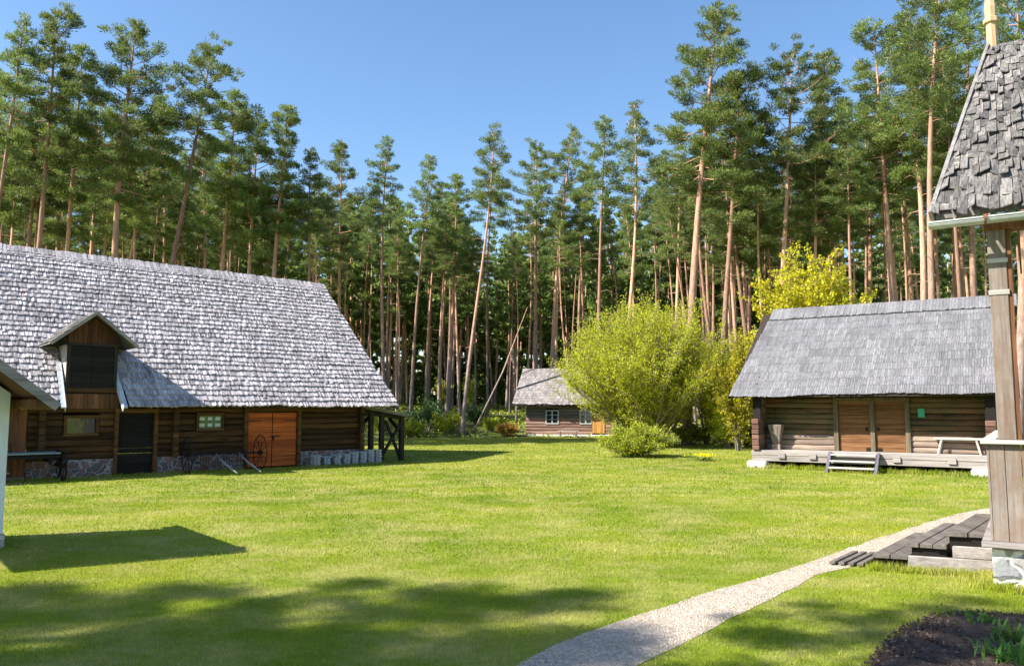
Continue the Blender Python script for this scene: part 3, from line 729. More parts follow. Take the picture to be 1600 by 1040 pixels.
# flared mortar at left
mo = thing('wooden_mortar', 'tall flared wooden mortar at the left end of the storehouse porch', 'mortar', sw(.62, .7, FL + .002), -33)
mb = MB(); hw = [(0, .12), (.22, .12), (.24, .10)]
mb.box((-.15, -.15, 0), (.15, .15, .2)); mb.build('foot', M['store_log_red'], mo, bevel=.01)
mb = MB(); mb.hexa([(-.12, -.12, .2), (.12, -.12, .2), (.12, .12, .2), (-.12, .12, .2), (-.25, -.25, .92), (.25, -.25, .92), (.25, .25, .92), (-.25, .25, .92)])
mb.prism([(-.04, -.137, .28), (.045, -.137, .28), (.11, -.258, .86), (-.1, -.258, .86)], (0, .05, .0))
mb.build('bowl', M['grey_wood_z'], mo, bevel=.01)
# notice
nt_ = thing('notice_board', 'small green notice fixed to the storehouse wall right of the doors', 'notice', sw(5.45, .9, 1.86), -33)
mb = MB(); mb.box((-.1, -.012, 0), (.1, .0, .3)); mb.build('sheet', M['green_notice'], nt_)
mb = MB()
for x_ in (-.1, .1): mb.box((x_ - .006, -.018, -.006), (x_ + .006, 0.003, .306))
mb.build('edging', plain('green_edge', (.04, .22, .13), .6), nt_)

# ------------------------------------------------------------------ CABIN (centre, far)
CO = G(822, 682)
def cw(x, y, z=0.0): return bw(x, y, z, CO, -12)
cb = thing('log_cabin', 'small brown log cabin half hidden by the bright green willow', 'cabin', (CO[0], CO[1], 0), -12)
rc = random.Random(9)
mb = MB(); roof_slab(mb, -.85, 9.6, -.75, 3.6, 8.0, lambda x: 2.4, lambda x: 5.22, .1, 1)
shingles(mb, lambda t: (-.9, 9.65), -.8, 3.6, lambda x: 2.4, lambda x: 5.27, 14, .17, .022, .2, 0, rc)
mb.build('roof', [M['cabin_shingle'], M['soffit']], cb)
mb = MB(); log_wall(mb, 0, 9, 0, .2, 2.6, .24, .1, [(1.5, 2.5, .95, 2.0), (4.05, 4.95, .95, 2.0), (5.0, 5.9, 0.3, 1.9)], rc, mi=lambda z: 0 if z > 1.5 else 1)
mb.build('front_wall', [M['cabin_log_top'], M['cabin_log_low']], cb)
mb = MB()
for i in range(10):
    for xa in (.0, 8.8): mb.box((xa, .12, .2 + i * .24 + .005), (xa + .2, 7.2, .2 + (i + 1) * .24 - .005))
    mb.box((.2, 7.0, .2 + i * .24 + .005), (8.8, 7.2, .2 + (i + 1) * .24 - .005))
for k in range(20):
    y0 = .1 + k * .35; zt = 2.4 + (min(y0 + .3, 7.2 - y0) + .8) * .63
    for xa in (.03, 8.9): mb.box((xa, y0, 2.6), (xa + .04, y0 + .34, min(zt, 5) - .1))
mb.build('side_wall', M['cabin_log_top'], cb)
mb = MB(); mb.box((-.05, -.12, -.2), (9.05, 7.3, .19)); mb.build('plinth', M['white_stone'], cb, bevel=.03)
for a, b in ((1.5, 2.5), (4.05, 4.95)):
    mb = MB(); t = .09
    mb.box((a, -.1, .95), (b, .02, .95 + t)); mb.box((a, -.1, 2.0 - t), (b, .02, 2.0)); mb.box((a, -.097, .95 + t), (a + t, .02, 2 - t)); mb.box((b - t, -.097, .95 + t), (b, .02, 2 - t))
    m_ = (a + b) / 2; mb.box((m_ - .05, -.094, .95 + t), (m_ + .05, .02, 2 - t))
    for z in (1.3, 1.63): mb.box((a + t, -.08, z - .018), (m_ - .05, .01, z + .018)); mb.box((m_ + .05, -.08, z - .018), (b - t, .01, z + .018))
    w_ = mb.build('window', M['white_paint'], cb); g = MB(); g.box((a + .05, -.04, 1), (b - .05, -.03, 1.95)); g.build('pane', M['glass'], w_)
mb = MB(); boards_v(mb, 5.0, 5.9, -.06, .3, 1.6, .15, .03, rc); mb.build('door', M['orange_board_z'], cb, label='orange-brown plank door')
bb = thing('bench', 'grey plank bench standing in front of the log cabin', 'bench', cw(3.3, -.7, 0), -12)
mb = MB(); mb.box((-.75, -.17, .43), (.75, .17, .49)); mb.build('seat', M['pale_wood_x'], bb)
for sx in (-.6, .6): mb = MB(); mb.box((sx - .04, -.14, 0), (sx + .04, .14, .43)); mb.build('leg', M['grey_wood_z'], bb)

# ------------------------------------------------------------------ WHITE HUT (far left edge)
HO = (-6.86, 12.02)
hut = thing('white_hut', 'white plastered hut at the left edge with a deep boarded gable overhang', 'hut', (HO[0], HO[1], 0), 40)
mb = MB()
for sg, xe in ((1, 0), (-1, -3)):
    xr_ = -1.5
    mb.hexa([(xe, 0, 2.16), (xr_, 0, 3.36), (xr_, 3.0, 3.36), (xe, 3.0, 2.16), (xe, 0, 2.24), (xr_, 0, 3.44), (xr_, 3.0, 3.44), (xe, 3.0, 2.24)] if sg > 0 else
            [(xr_, 0, 3.36), (xe, 0, 2.16), (xe, 3.0, 2.16), (xr_, 3.0, 3.36), (xr_, 0, 3.44), (xe, 0, 2.24), (xe, 3.0, 2.24), (xr_, 3.0, 3.44)])
hr_ = mb.build('roof', M['brown_board_z'], hut)
mb = MB()
for xe in (.03, -3.03): mb.beam((xe, -.02, 2.2), (-1.5, -.02, 3.41), .035, .13)
mb.build('barge_board', M['grey_wood_x'], hr_)
mb = MB(); mb.prism([(-2.6, 1.36, -.1), (-.4, 1.36, -.1), (-.4, 1.36, 2.42), (-1.5, 1.36, 3.28), (-2.6, 1.36, 2.42)], (0, 1.4, 0)); mb.build('wall', M['plaster'], hut)
mb = MB(); mb.box((-2.63, 1.33, -.1), (-.37, 2.79, .22)); mb.build('plinth', M['plinth_stone'], hut, bevel=.02)
mb = MB()
for xx in (-.25, -2.75): mb.beam((xx, .1, 2.26), (xx, 2.95, 2.26), .1, .12)
mb.build('purlin', M['brown_board_z'], hut)

# ------------------------------------------------------------------ PORCH HOUSE (right edge, near)
PO = G(1553, 918)
def pw(x, y, z=0.0): return bw(x, y, z, PO, -33)
ph = thing('wooden_house', 'weathered wooden house porch at the right edge with shaggy shingle roof and zinc gutter', 'house', (PO[0], PO[1], 0), -33)
rp = random.Random(12)
mb = MB(); mb.box((0, 0, -.1), (4, 5, .49)); mb.build('foundation', M['plinth_stone'], ph, bevel=.03)
mb = MB(); mb.box((-.1, -.12, .5), (4, 5, .565)); mb.build('sill', M['grey_wood_x'], ph, bevel=.006)
mb = MB(); boards_v(mb, .03, 3.9, .05, .566, 1.745, .165, .03, rp); 
mb.box((-.0, .02, .566), (.028, .1, 1.745))
mb.build('board_wall', M['grey_wood_z'], ph, bevel=.004)
mb = MB(); mb.box((.0, .13, .566), (.03, 4.9, 1.745)); mb.build('side_wall', M['grey_wood_z'], ph)
mb = MB()
for k in range(30):
    y0 = .1 + k * .3; zt = 4.5 + (min(y0, 9.1 - y0)) * .83
    if y0 < 5.2: mb.box((.45, y0, 4.62), (.48, y0 + .29, max(4.7, min(8.4, zt))))
mb.build('gable_boards', M['grey_wood_z'], ph)
mb = MB(); mb.box((-.06, -.06, 1.747), (3.95, .16, 1.8)); mb.box((-.06, .16, 1.747), (.1, 4.9, 1.8)); mb.build('ledge', M['pale_wood_x'], ph, bevel=.006)
for xx in (.13, 2.0, 3.7):
    mb = MB(); mb.box((xx, -.02, 1.802), (xx + .2, .14, 4.6)); po = mb.build('post', M['grey_wood_z'], ph, bevel=.008)
    k = MB(); k.box((xx - .012, -.032, 4.0), (xx + .212, .152, 4.06)); k.box((xx - .012, -.032, 3.6), (xx + .212, .152, 3.66)); k.build('collar', M['pale_wood_x'], po)
    k = MB(); k.box((xx + .202, .0, 1.802), (xx + .25, .12, 4.6)); k.build('reveal', M['brown_board_z'], po)
mb = MB(); mb.box((.0, 4.8, .566), (.2, 5.0, 4.6)); mb.build('post', M['brown_board_z'], ph)
mb = MB(); mb.box((.1, -.05, 4.42), (4, .2, 4.62)); mb.box((.15, .2, 4.42), (.35, 5, 4.62)); mb.build('top_beam', M['brown_board_z'], ph, bevel=.01)
mb = MB(); RX0 = -.42
xr0 = RX0 + .65
mb.hexa([(RX0 + .03, -.3, 4.58), (4.2, -.3, 4.58), (4.2, 4.5, 8.46), (xr0, 4.5, 8.46), (RX0 + .03, -.3, 4.66), (4.2, -.3, 4.66), (4.2, 4.5, 8.57), (xr0, 4.5, 8.57)])
mb.hexa([(xr0, 4.5, 8.46), (4.2, 4.5, 8.46), (4.2, 5.9, 7.3), (xr0, 5.9, 7.3), (xr0, 4.5, 8.57), (4.2, 4.5, 8.57), (4.2, 5.9, 7.4), (xr0, 5.9, 7.4)])
shingles(mb, lambda t: (RX0 + .63 * t, 4.2), -.38, 4.5, lambda x: 4.62, lambda x: 8.6, 20, .105, .014, .34, .075, rp, None, .015, 1.9)
rf = mb.build('roof', M['porch_shingle'], ph)
mb = MB(); mb.beam((RX0 - .03, -.36, 4.62), (RX0 + .28, 2.1, 6.64), .05, .12); mb.beam((RX0 + .28, 2.12, 6.66), (RX0 + .6, 4.5, 8.62), .05, .1); mb.build('verge_board', M['grey_wood_y'], rf)
mb = MB(); gy, gz, gr = -.45, 4.5, .075; n = 9
pts = [(0, gy + gr * cos(pi + pi * k / n), gz + gr * sin(pi + pi * k / n)) for k in range(n + 1)] + [(0, gy + (gr - .006) * cos(2 * pi - pi * k / n), gz + (gr - .006) * sin(2 * pi - pi * k / n)) for k in range(n + 1)]
mb.prism([Vector(p) + Vector((RX0 - .05, 0, 0)) for p in pts], (4.6, 0, 0))
mb.tube([(RX0 - .05, gy - gr, gz), (4.1, gy - gr, gz)], .012, 6)
mb.prism([Vector((RX0 - .055, gy + gr * cos(pi + pi * k / n), gz + gr * sin(pi + pi * k / n))) for k in range(n + 1)], (.006, 0, 0))
gt = mb.build('gutter', M['zinc'], ph)
for xx in (.12, 1.2, 2.4): 
    mb = MB(); mb.box((xx, gy - gr - .015, gz - .02), (xx + .05, gy - gr - .0125, gz + .03)); mb.tube([(xx + .02, gy + (gr + .006) * cos(pi + pi * k / n), gz + (gr + .006) * sin(pi + pi * k / n)) for k in range(n + 1)], .012, 5); mb.build('bracket', M['rust'], gt)
mb = MB(); fx, fy = .24, 4.5
mb.tube([(fx, fy, 8.5), (fx, fy, 9.0), (fx, fy, 9.02), (fx, fy, 9.1), (fx, fy, 9.12), (fx, fy, 9.3), (fx, fy, 9.9)], [.085, .085, .125, .125, .09, .1, .015], 8)
mb.build('finial', M['finial'], rf)

# steps up to the porch
OX, OY = 4.96, 11.2
av = Vector((.633, .775, 0)); bv = Vector((.93, -.37, 0)).normalized()
stp = thing('plank_steps', 'dark plank steps rising beside the gravel path to the right-hand house', 'steps', (OX, OY, 0))
for k, (run0, run1, z, nb) in enumerate(((0, .45, .2, 2), (.42, .92, .37, 3), (.88, 1.75, .54, 3))):
    for i in range(nb):
        mb = MB(); r0 = run0 + (run1 - run0) * i / nb + .006; r1 = run0 + (run1 - run0) * (i + 1) / nb - .006
        e = rp.uniform(-.02, .02); q = [bv * r0 + av * e, bv * r1 + av * e, bv * r1 + av * 2.4, bv * r0 + av * 2.4]
        mb.hexa([p + Vector((0, 0, z - .06)) for p in q] + [p + Vector((0, 0, z + rp.uniform(-.004, .004))) for p in q])
        mb.build('tread_plank', M['deck'], stp, bevel=.006)
for k, (run0, z0, z1) in enumerate(((.06, 0, .138), (.48, .1, .308), (.94, .25, .478))):
    mb = MB(); q = [bv * run0 + av * .06, bv * (run0 + .04) + av * .06, bv * (run0 + .04) + av * 2.3, bv * run0 + av * 2.3]
    mb.hexa([p + Vector((0, 0, z0)) for p in q] + [p + Vector((0, 0, z1)) for p in q]); mb.build('riser', M['black_wood'], stp)
for run0, run1, z0, z1 in ((.06, .46, .0, .138), (.5, .9, .0, .306), (.96, 1.74, .0, .476)):
    mb = MB(); q = [bv * run0 + av * .055, bv * run1 + av * .055, bv * run1 + av * .085, bv * run0 + av * .085]
    mb.hexa([p + Vector((0, 0, z0)) for p in q] + [p + Vector((0, 0, z1)) for p in q]); mb.build('side_panel', M['black_wood'], stp)
mb = MB()
for r0, r1, z0, z1 in ((.44, 1.75, -.03, .2), (.98, 1.75, .202, .36)):
    q = [bv * r0 - av * .0 , bv * r1 - av * .0, bv * r1 + av * .05, bv * r0 + av * .05]
    mb.hexa([p + Vector((0, 0, z0)) for p in q] + [p + Vector((0, 0, z1)) for p in q])
mb.build('stringer', M['grey_wood_x'], stp, bevel=.01)
gr_ = thing('boot_grate', 'low slatted wooden grate on the gravel at the foot of the plank steps', 'grate', (OX - .52, OY + .2, 0))
for i in range(4):
    mb = MB(); q = [bv * (.12 * i) , bv * (.12 * i + .075), bv * (.12 * i + .075) + av * 1.1, bv * (.12 * i) + av * 1.1]
    mb.hexa([p + Vector((0, 0, .02)) for p in q] + [p + Vector((0, 0, .055)) for p in q]); mb.build('slat', M['deck'], gr_, bevel=.004)
mb = MB()
for s_ in (.15, .9):
    q = [av * s_, av * s_ + bv * .42, av * (s_ + .05) + bv * .42, av * (s_ + .05)]; mb.hexa([p + Vector((0, 0, .0)) for p in q] + [p + Vector((0, 0, .019)) for p in q])
mb.build('cross_bar', M['black_wood'], gr_)

# ------------------------------------------------------------------ GROUND
rng = np.random.default_rng(11)
def floor_edge(x):
    return np.interp(x, [-60, -22, -14, -9, -4, 9, 11, 14, 18, 26, 60], [40, 46, 50, 56, 58.5, 58.5, 50, 44, 44, 38, 30])
def ground_z(x, y):
    d = np.maximum(0, y - floor_edge(x) - 1.0)
    return 2.9 * (1 - np.exp(-d / 24)) + 0.12 * np.sin(x * .33 + y * .21) * np.clip(d / 6, 0, 1)
mb = MB(); S = 700
mb.add([(-S, -S, 0), (S, -S, 0), (S, S, 0), (-S, S, 0)], [(0, 1, 2, 3)])
tag(mb.build('ground', M['lawn']), kind='structure')
# forest floor terrain
nx, ny = 130, 60
vs = []; 
for j in range(ny + 1):
    for i in range(nx + 1):
        x = -110 + 220 * i / nx; e = float(floor_edge(x)) + .6 * sin(x * .9) + .4 * sin(x * 2.3)
        y = e + (230 - e) * (j / ny) ** 1.8
        vs.append((x, y, .006 + float(ground_z(np.array(x), np.array(y)))))
fs = [(j * (nx + 1) + i, j * (nx + 1) + i + 1, (j + 1) * (nx + 1) + i + 1, (j + 1) * (nx + 1) + i) for j in range(ny) for i in range(nx)]
mb = MB(); mb.add(vs, fs); tag(mb.build('forest_floor', M['forest_floor'], smooth=True), kind='structure')

# path
Lp = [(700, 1100), (800, 1040), (920, 985), (1050, 943), (1180, 905), (1300, 866), (1380, 838), (1450, 815), (1520, 797), (1580, 790), (1680, 786)]
Rp = [(880, 1130), (990, 1040), (1080, 1000), (1190, 942), (1275, 900), (1345, 880), (1380, 866), (1450, 850), (1500, 835), (1600, 825), (1720, 822)]
LG = np.array([G(*p) for p in Lp]); RG = np.array([G(*p) for p in Rp])
def extend(A):
    d = A[0] - A[1]; return np.vstack([A[0] + d / np.linalg.norm(d) * 9, A])
LG = extend(LG); RG = extend(RG)
def resamp(A, n):
    s = np.r_[0, np.cumsum(np.linalg.norm(np.diff(A, axis=0), axis=1))]; t = np.linspace(0, s[-1], n)
    return np.c_[np.interp(t, s, A[:, 0]), np.interp(t, s, A[:, 1])]
LR, RR = resamp(LG, 60), resamp(RG, 60)
for A in (LR, RR): A += rng.normal(0, .018, A.shape)
mb = MB(); vs = [(LR[i, 0], LR[i, 1], .004) for i in range(60)] + [(RR[i, 0], RR[i, 1], .004) for i in range(60)]
mb.add(vs, [(i, 60 + i, 61 + i, i + 1) for i in range(59)]); tag(mb.build('gravel_path', M['gravel']), kind='structure')
path_poly = np.vstack([LR, RR[::-1]])
def inside(poly, P):
    x, y = P[:, 0], P[:, 1]; c = np.zeros(len(P), bool); j = len(poly) - 1
    for i in range(len(poly)):
        xi, yi, xj, yj = poly[i, 0], poly[i, 1], poly[j, 0], poly[j, 1]
        if yi != yj:
            c ^= ((yi > y) != (yj > y)) & (x < (xj - xi) * (y - yi) / (yj - yi) + xi)
        j = i
    return c
# soil bed
soil_px = [(1345, 1060), (1370, 1020), (1410, 985), (1460, 963), (1520, 958), (1600, 962), (1700, 980), (1760, 1100), (1560, 1300), (1330, 1150)]
SG = resamp(np.array([G(*p) for p in soil_px + soil_px[:1]]), 49)[:-1]
sc_ = SG.mean(axis=0)
mb = MB(); rings = [1, .96, .85, .65, .4, .15]; hs = [0.0, .025, .05, .06, .065, .065]
vs = []
for r_, h_ in zip(rings, hs):
    for p in SG:
        q = sc_ + (p - sc_) * r_; vs.append((q[0], q[1], .004 + h_ + rng.normal(0, .012) * (r_ < 1)))
vs.append((sc_[0], sc_[1], .065)); n = len(SG); fs = []
for k in range(len(rings) - 1):
    for i in range(n): fs.append((k * n + i, k * n + (i + 1) % n, (k + 1) * n + (i + 1) % n, (k + 1) * n + i))
k = len(rings) - 1
for i in range(n): fs.append((k * n + i, k * n + (i + 1) % n, (k + 1) * n))
mb.add(vs, fs); tag(mb.build('soil_bed', M['soil'], smooth=True), kind='structure')

def blobs(P, r, rng, k=5):
    """small angular stones: tetra-ish pyramids, returned as triangles"""
    n = len(P); out = []
    ang = rng.uniform(0, 2 * pi, n)
    top = P + np.c_[rng.normal(0, .25, (n, 2)) * r[:, None], r * rng.uniform(.6, 1, n)]
    ring = []
    for j in range(4):
        a = ang + j * pi / 2 + rng.normal(0, .2, n); rr = r * rng.uniform(.7, 1.2, n)
        ring.append(P + np.c_[np.cos(a) * rr, np.sin(a) * rr, -0.1 * r])
    V = [np.stack([ring[j], ring[(j + 1) % 4], top], 1) for j in range(4)]
    return np.concatenate(V, 0)
# pebbles and clods: build connected 4-sided pyramids
def pyramids(name, P, r, mat):
    n = len(P); a0 = rng.uniform(0, 2 * pi, n)
    V = np.zeros((n, 5, 3)); 
    for j in range(4):
        a = a0 + j * pi / 2 + rng.normal(0, .2, n); rr = r * rng.uniform(.7, 1.2, n)
        V[:, j] = P + np.c_[np.cos(a) * rr, np.sin(a) * rr, -.15 * r]
    V[:, 4] = P + np.c_[rng.normal(0, .3, (n, 2)) * r[:, None], r * rng.uniform(.5, .9, n)]
    me = bpy.data.meshes.new(name); me.vertices.add(5 * n); me.vertices.foreach_set('co', V.reshape(-1).astype(np.float32))
    tri = np.array([[0, 1, 4], [1, 2, 4], [2, 3, 4], [3, 0, 4]])
    idx = (np.arange(n)[:, None, None] * 5 + tri[None]).reshape(-1).astype(np.int32)
    me.loops.add(len(idx)); me.loops.foreach_set('vertex_index', idx)
    me.polygons.add(4 * n); me.polygons.foreach_set('loop_start', np.arange(0, 12 * n, 3, dtype=np.int32)); me.polygons.foreach_set('loop_total', np.full(4 * n, 3, dtype=np.int32))
    me.materials.append(mat); me.update(calc_edges=True)
    o = bpy.data.objects.new(name, me); COL.objects.link(o); return o
P = np.c_[rng.uniform(-2, 16, 200000), rng.uniform(5, 20, 200000)]
P = P[inside(path_poly, P)][:42000]; keep = rng.random(len(P)) < np.clip(12 / P[:, 1], .3, 1); P = P[keep]
tag(pyramids('gravel', np.c_[P, np.full(len(P), .005)], rng.uniform(.004, .016, len(P)), M['pebble']), kind='stuff')
P = np.c_[rng.uniform(2, 8, 40000), rng.uniform(4, 10, 40000)]; P = P[inside(SG, P)][:16000]
dd = np.linalg.norm(P - sc_, axis=1)
tag(pyramids('soil_clods', np.c_[P, np.interp(dd / dd.max(), [0, .5, .8, .95, 1], [.066, .06, .048, .02, .0])], rng.uniform(.005, .026, len(P)) ** 1.0, M['soil_clod']), kind='stuff')

# grass blades
def foot(rzdeg, o, x0, x1, y0, y1):
    c, s = cos(radians(rzdeg)), sin(radians(rzdeg))
    return np.array([(o[0] + c * x - s * y, o[1] + s * x + c * y) for x, y in ((x0, y0), (x1, y0), (x1, y1), (x0, y1))])
AV = np.array([av.x, av.y]); BV = np.array([bv.x, bv.y]); SOo = np.array([OX, OY])
FOOT = [foot(40, BO, -7, 9.9, -.1, 12), foot(-33, PO, 0, 4, 0, 5), foot(40, HO, -2.6, -.4, 1.36, 2.76), foot(-12, CO, 0, 9, 0, 7.2), foot(-33, SO, .2, 7.6, .8, 8.9),
        np.array([SOo + BV * .03, SOo + BV * 1.75, SOo + BV * 1.75 + AV * 2.4, SOo + BV * .03 + AV * 2.4])]
def grass(density, y0, y1, hmean, wid, edge=0.06):
    out = []
    A = .78
    ys = np.sqrt(rng.uniform(y0 ** 2, y1 ** 2, int(density * A * (y1 ** 2 - y0 ** 2)))) 
    xs = rng.uniform(-A, A, len(ys)) * ys
    P = np.c_[xs, ys]
    m = ~inside(path_poly, P + rng.normal(0, .05, P.shape)) & ~inside(SG, P + rng.normal(0, .04, P.shape))
    for f in FOOT: m &= ~inside(f, P)
    m &= P[:, 1] < floor_edge(P[:, 0]) + 1
    # patchy lawn: thinner where the turf is worn
    w = .5 + .5 * np.sin(P[:, 0] * .7 + 2 * np.sin(P[:, 1] * .31)) * np.sin(P[:, 1] * .9 + 1.7 * np.sin(P[:, 0] * .43))
    m &= rng.random(len(P)) < .55 + .45 * w
    P = P[m]; n = len(P)
    h = hmean * rng.uniform(.4, 1.35, n) * (1 + .5 * (rng.random(n) < .03)); ww = wid * rng.uniform(.6, 1.3, n)
    a = rng.uniform(0, 2 * pi, n); la = rng.uniform(0, 2 * pi, n); ln = h * np.abs(rng.normal(0, .55, n))
    B = np.c_[P, np.full(n, -.002)]
    side = np.c_[np.cos(a) * ww, np.sin(a) * ww, np.zeros(n)] * .5
    tip = B + np.c_[np.cos(la) * ln, np.sin(la) * ln, h]
    return np.stack([B - side, B + side, tip], 1)
V = np.concatenate([grass(2300, 4.5, 12, .034, .007), grass(900, 12, 20, .036, .013), grass(300, 20, 34, .04, .025), grass(80, 34, 60, .045, .045)])
# taller tufts along the buildings, steps and path edge
def strip(p, q, n, h, spread=.12, w=.012):
    p = np.array(p[:2]); q = np.array(q[:2]); t = rng.random(n); P = p + (q - p) * t[:, None] + rng.normal(0, spread, (n, 2))
    a = rng.uniform(0, 2 * pi, n); hh = h * rng.uniform(.3, 1.2, n) * (.6 + .4 * np.sin(t * 40) ** 2); la = rng.uniform(0, 2 * pi, n); ln = hh * rng.uniform(0, .6, n)
    B = np.c_[P, np.zeros(n)]; s = np.c_[np.cos(a), np.sin(a), 0 * a] * w * .5
    return np.stack([B - s, B + s, B + np.c_[np.cos(la) * ln, np.sin(la) * ln, hh]], 1)
q1 = SOo - AV * .12
V = np.concatenate([V, strip(sw(-.3, -.1), sw(8, -.1), 5000, .2, .12, .025), strip(bw(-2, -.3), bw(5, -.3), 2500, .1, .1, .02), strip(bw(7, -.6), bw(10.5, -.7), 1500, .1, .1, .02),
     strip(q1, q1 + BV * 1.9, 2500, .13, .07), strip(pw(-.1, -.1), pw(2, -.12), 2500, .14, .08), strip(cw(0, -.3), cw(9, -.3), 1500, .2, .1, .03), *[strip(SG[k_], SG[(k_ + 1) % 48], 90, .08, .03) for k_ in range(48)], strip(pw(-.1, 0), q1 + BV * 1.5, 1500, .12, .1)])
tag(quads_obj('grass', V, M['blade']), kind='stuff')

# ------------------------------------------------------------------ TREES
def leaf_quads(C, D, L, W, rng):
    """C centres, D directions, kite-shaped leaves"""
    n = len(C); D = D / np.linalg.norm(D, axis=1, keepdims=True)
    R = rng.normal(size=(n, 3)); S = np.cross(D, R); S /= np.linalg.norm(S, axis=1, keepdims=True)
    L = (L * rng.uniform(.6, 1.3, n))[:, None]; W = (W * rng.uniform(.7, 1.3, n))[:, None]
    return np.stack([C - D * L * .5, C + S * W * .5, C + D * L * .5, C - S * W * .5], 1)

def pine_meshes(seed, H=24.0, cb=.55, R=2.6, limbs=46, dens=70, r0=.18, asym=0.0, lean_top=0.0, taper=.58, needle=(.19, .045)):
    r = np.random.default_rng(seed); mb = MB()
    ph = r.uniform(0, 6, 4); amp = r.uniform(.05, .28)
    def axis(z):
        t = z / H
        return Vector((amp * sin(t * 5 + ph[0]) - amp * sin(ph[0]) + lean_top * t ** 3, amp * sin(t * 4 + ph[1]) - amp * sin(ph[1]), z))
    zs = [0, .4] + [H * k / 13 for k in range(1, 14)]
    rad = lambda z: r0 * ((1 - z / H) ** .75) + .015 + (.06 * max(0, 1 - z / .6))
    zs = sorted(zs); mb.tube([axis(z) for z in zs], [rad(z) for z in zs], 9)
    C = []; D = []; 
    azi = r.uniform(0, 6)
    for i in range(limbs):
        t = (i + r.random()) / limbs; t = t ** .95
        z = H * (cb + (1 - cb) * t * .985)
        azi += 2.4 + r.normal(0, .5)
        prof = (1 - t) ** taper * (.5 + .5 * min(1, (t + .02) / .22))
        L = R * prof * r.choice([.4, .7, .9, 1.05, 1.25]) * r.uniform(.85, 1.15) * (1 + asym * cos(azi)) + .3
        if r.random() < .08: L *= 1.25
        el = radians(-8 + 52 * t ** 1.3 + r.normal(0, 9))
        d = Vector((cos(azi) * cos(el), sin(azi) * cos(el), sin(el)))
        p0 = axis(z); pts = [p0, p0 + d * L * .4 + Vector((0, 0, -.03 * L)), p0 + d * L * .75, p0 + d * L + Vector((0, 0, .12 * L))]
        mb.tube(pts, [max(.014, rad(z) * .38), .03, .018, .008], 4, cap=False)
        side = d.cross(Vector((0, 0, 1))).normalized()
        nc = 1 + int(L * 2.3)
        for k in range(nc):
            f = r.uniform(.38, 1.05); off = side * r.normal(0, .24 * L * f)
            cpt = p0 + d * L * f + off + Vector((0, 0, .1 * L * f * f + r.normal(0, .08)))
            if f > .6 and abs(off.length) > .25: mb.tube([p0 + d * L * (f - .2), cpt], [.014, .006], 3, cap=False)
            s = r.uniform(.24, .62) * (.75 + .35 * (1 - t)); n = int(dens * (s / .42) ** 1.6 * 1.7)
            g = r.normal(size=(n, 3)); g /= np.linalg.norm(g, axis=1, keepdims=True) + 1e-9
            rr = r.random(n) ** .45
            off3 = g * rr[:, None] * np.array([s, s, s * .6])
            C.append(np.array(cpt) + off3); D.append(g * np.array([1, 1, .7]) + np.array([0, 0, .5]) + r.normal(0, .25, (n, 3)) + np.array(d) * .3)
    # leader tuft
    top = axis(H); n = int(dens * 1.2); g = r.normal(size=(n, 3)); g = np.clip(g, -1.3, 1.3); C.append(np.array(top) + g * np.array([.16, .16, .35]) - np.array([0, 0, .45])); D.append(g + np.array([0, 0, 1.5]))
    # dead stubs on the bare stem
    for i in range(int(14 * cb)):
        z = H * r.uniform(.22, cb); a = r.uniform(0, 6.28); L = r.uniform(.3, 1.5); p0 = axis(z)
        mb.tube([p0, p0 + Vector((cos(a) * L * .6, sin(a) * L * .6, .05 * L)), p0 + Vector((cos(a) * L, sin(a) * L, -.12 * L))], [.022, .014, .006], 3, cap=False)
    C = np.concatenate(C); D = np.concatenate(D)
    return mb, leaf_quads(C, D, needle[0], needle[1], r)

kinds = {
 'tall':   dict(seed=1, cb=.70, R=1.9, limbs=36, r0=.17),
 'tall2':  dict(seed=2, cb=.67, R=2.1, limbs=40, r0=.18, lean_top=.5),
 'full':   dict(seed=3, cb=.58, R=2.35, limbs=52, dens=80, r0=.2, taper=.45),
 'full2':  dict(seed=4, cb=.61, R=2.2, limbs=48, dens=85, r0=.19),
 'broad':  dict(seed=5, cb=.67, R=3.0, limbs=40, dens=80, r0=.22, taper=.38),
 'sparse': dict(seed=6, cb=.74, R=1.7, limbs=30, r0=.15),
 'big':    dict(seed=8, cb=.58, R=2.8, limbs=58, dens=85, r0=.25, asym=.2, taper=.5),
 'slim':   dict(seed=9, cb=.76, R=1.6, limbs=28, r0=.12),
}
PM = {}
for k, kw in kinds.items():
    tm, lv = pine_meshes(**kw)
    to = tm.build('trunk', M['bark'], smooth=True); co = quads_obj('crown', lv, M['needles'], link=False)
    PM[k] = (to.data, co.data); bpy.data.objects.remove(to); bpy.data.objects.remove(co)
def put_pine(kind, base, top=None, h=None, rot=None, label='', group=None, name='pine_tree', girth=1.0):
    base = Vector(base); r = random.random() * 2 * pi if rot is None else rot
    if top is not None: d = Vector(top) - base; h = d.length
    else: d = Vector((random.gauss(0, .03), random.gauss(0, .03), 1))
    root = bpy.data.objects.new(name, None); COL.objects.link(root); root.empty_display_size = .5
    root.location = base; root.rotation_mode = 'QUATERNION'
    root.rotation_quaternion = Vector((0, 0, 1)).rotation_difference(d.normalized()) @ Quaternion((0, 0, 1), r)
    s = h / 24; w = s * girth * random.uniform(.92, 1.08); root.scale = (w, w, s)
    for nm, me in zip(('trunk', 'crown'), PM[kind]):
        o = bpy.data.objects.new(nm, me); COL.objects.link(o); o.parent = root
    tag(root, label, 'pine tree', group); return root
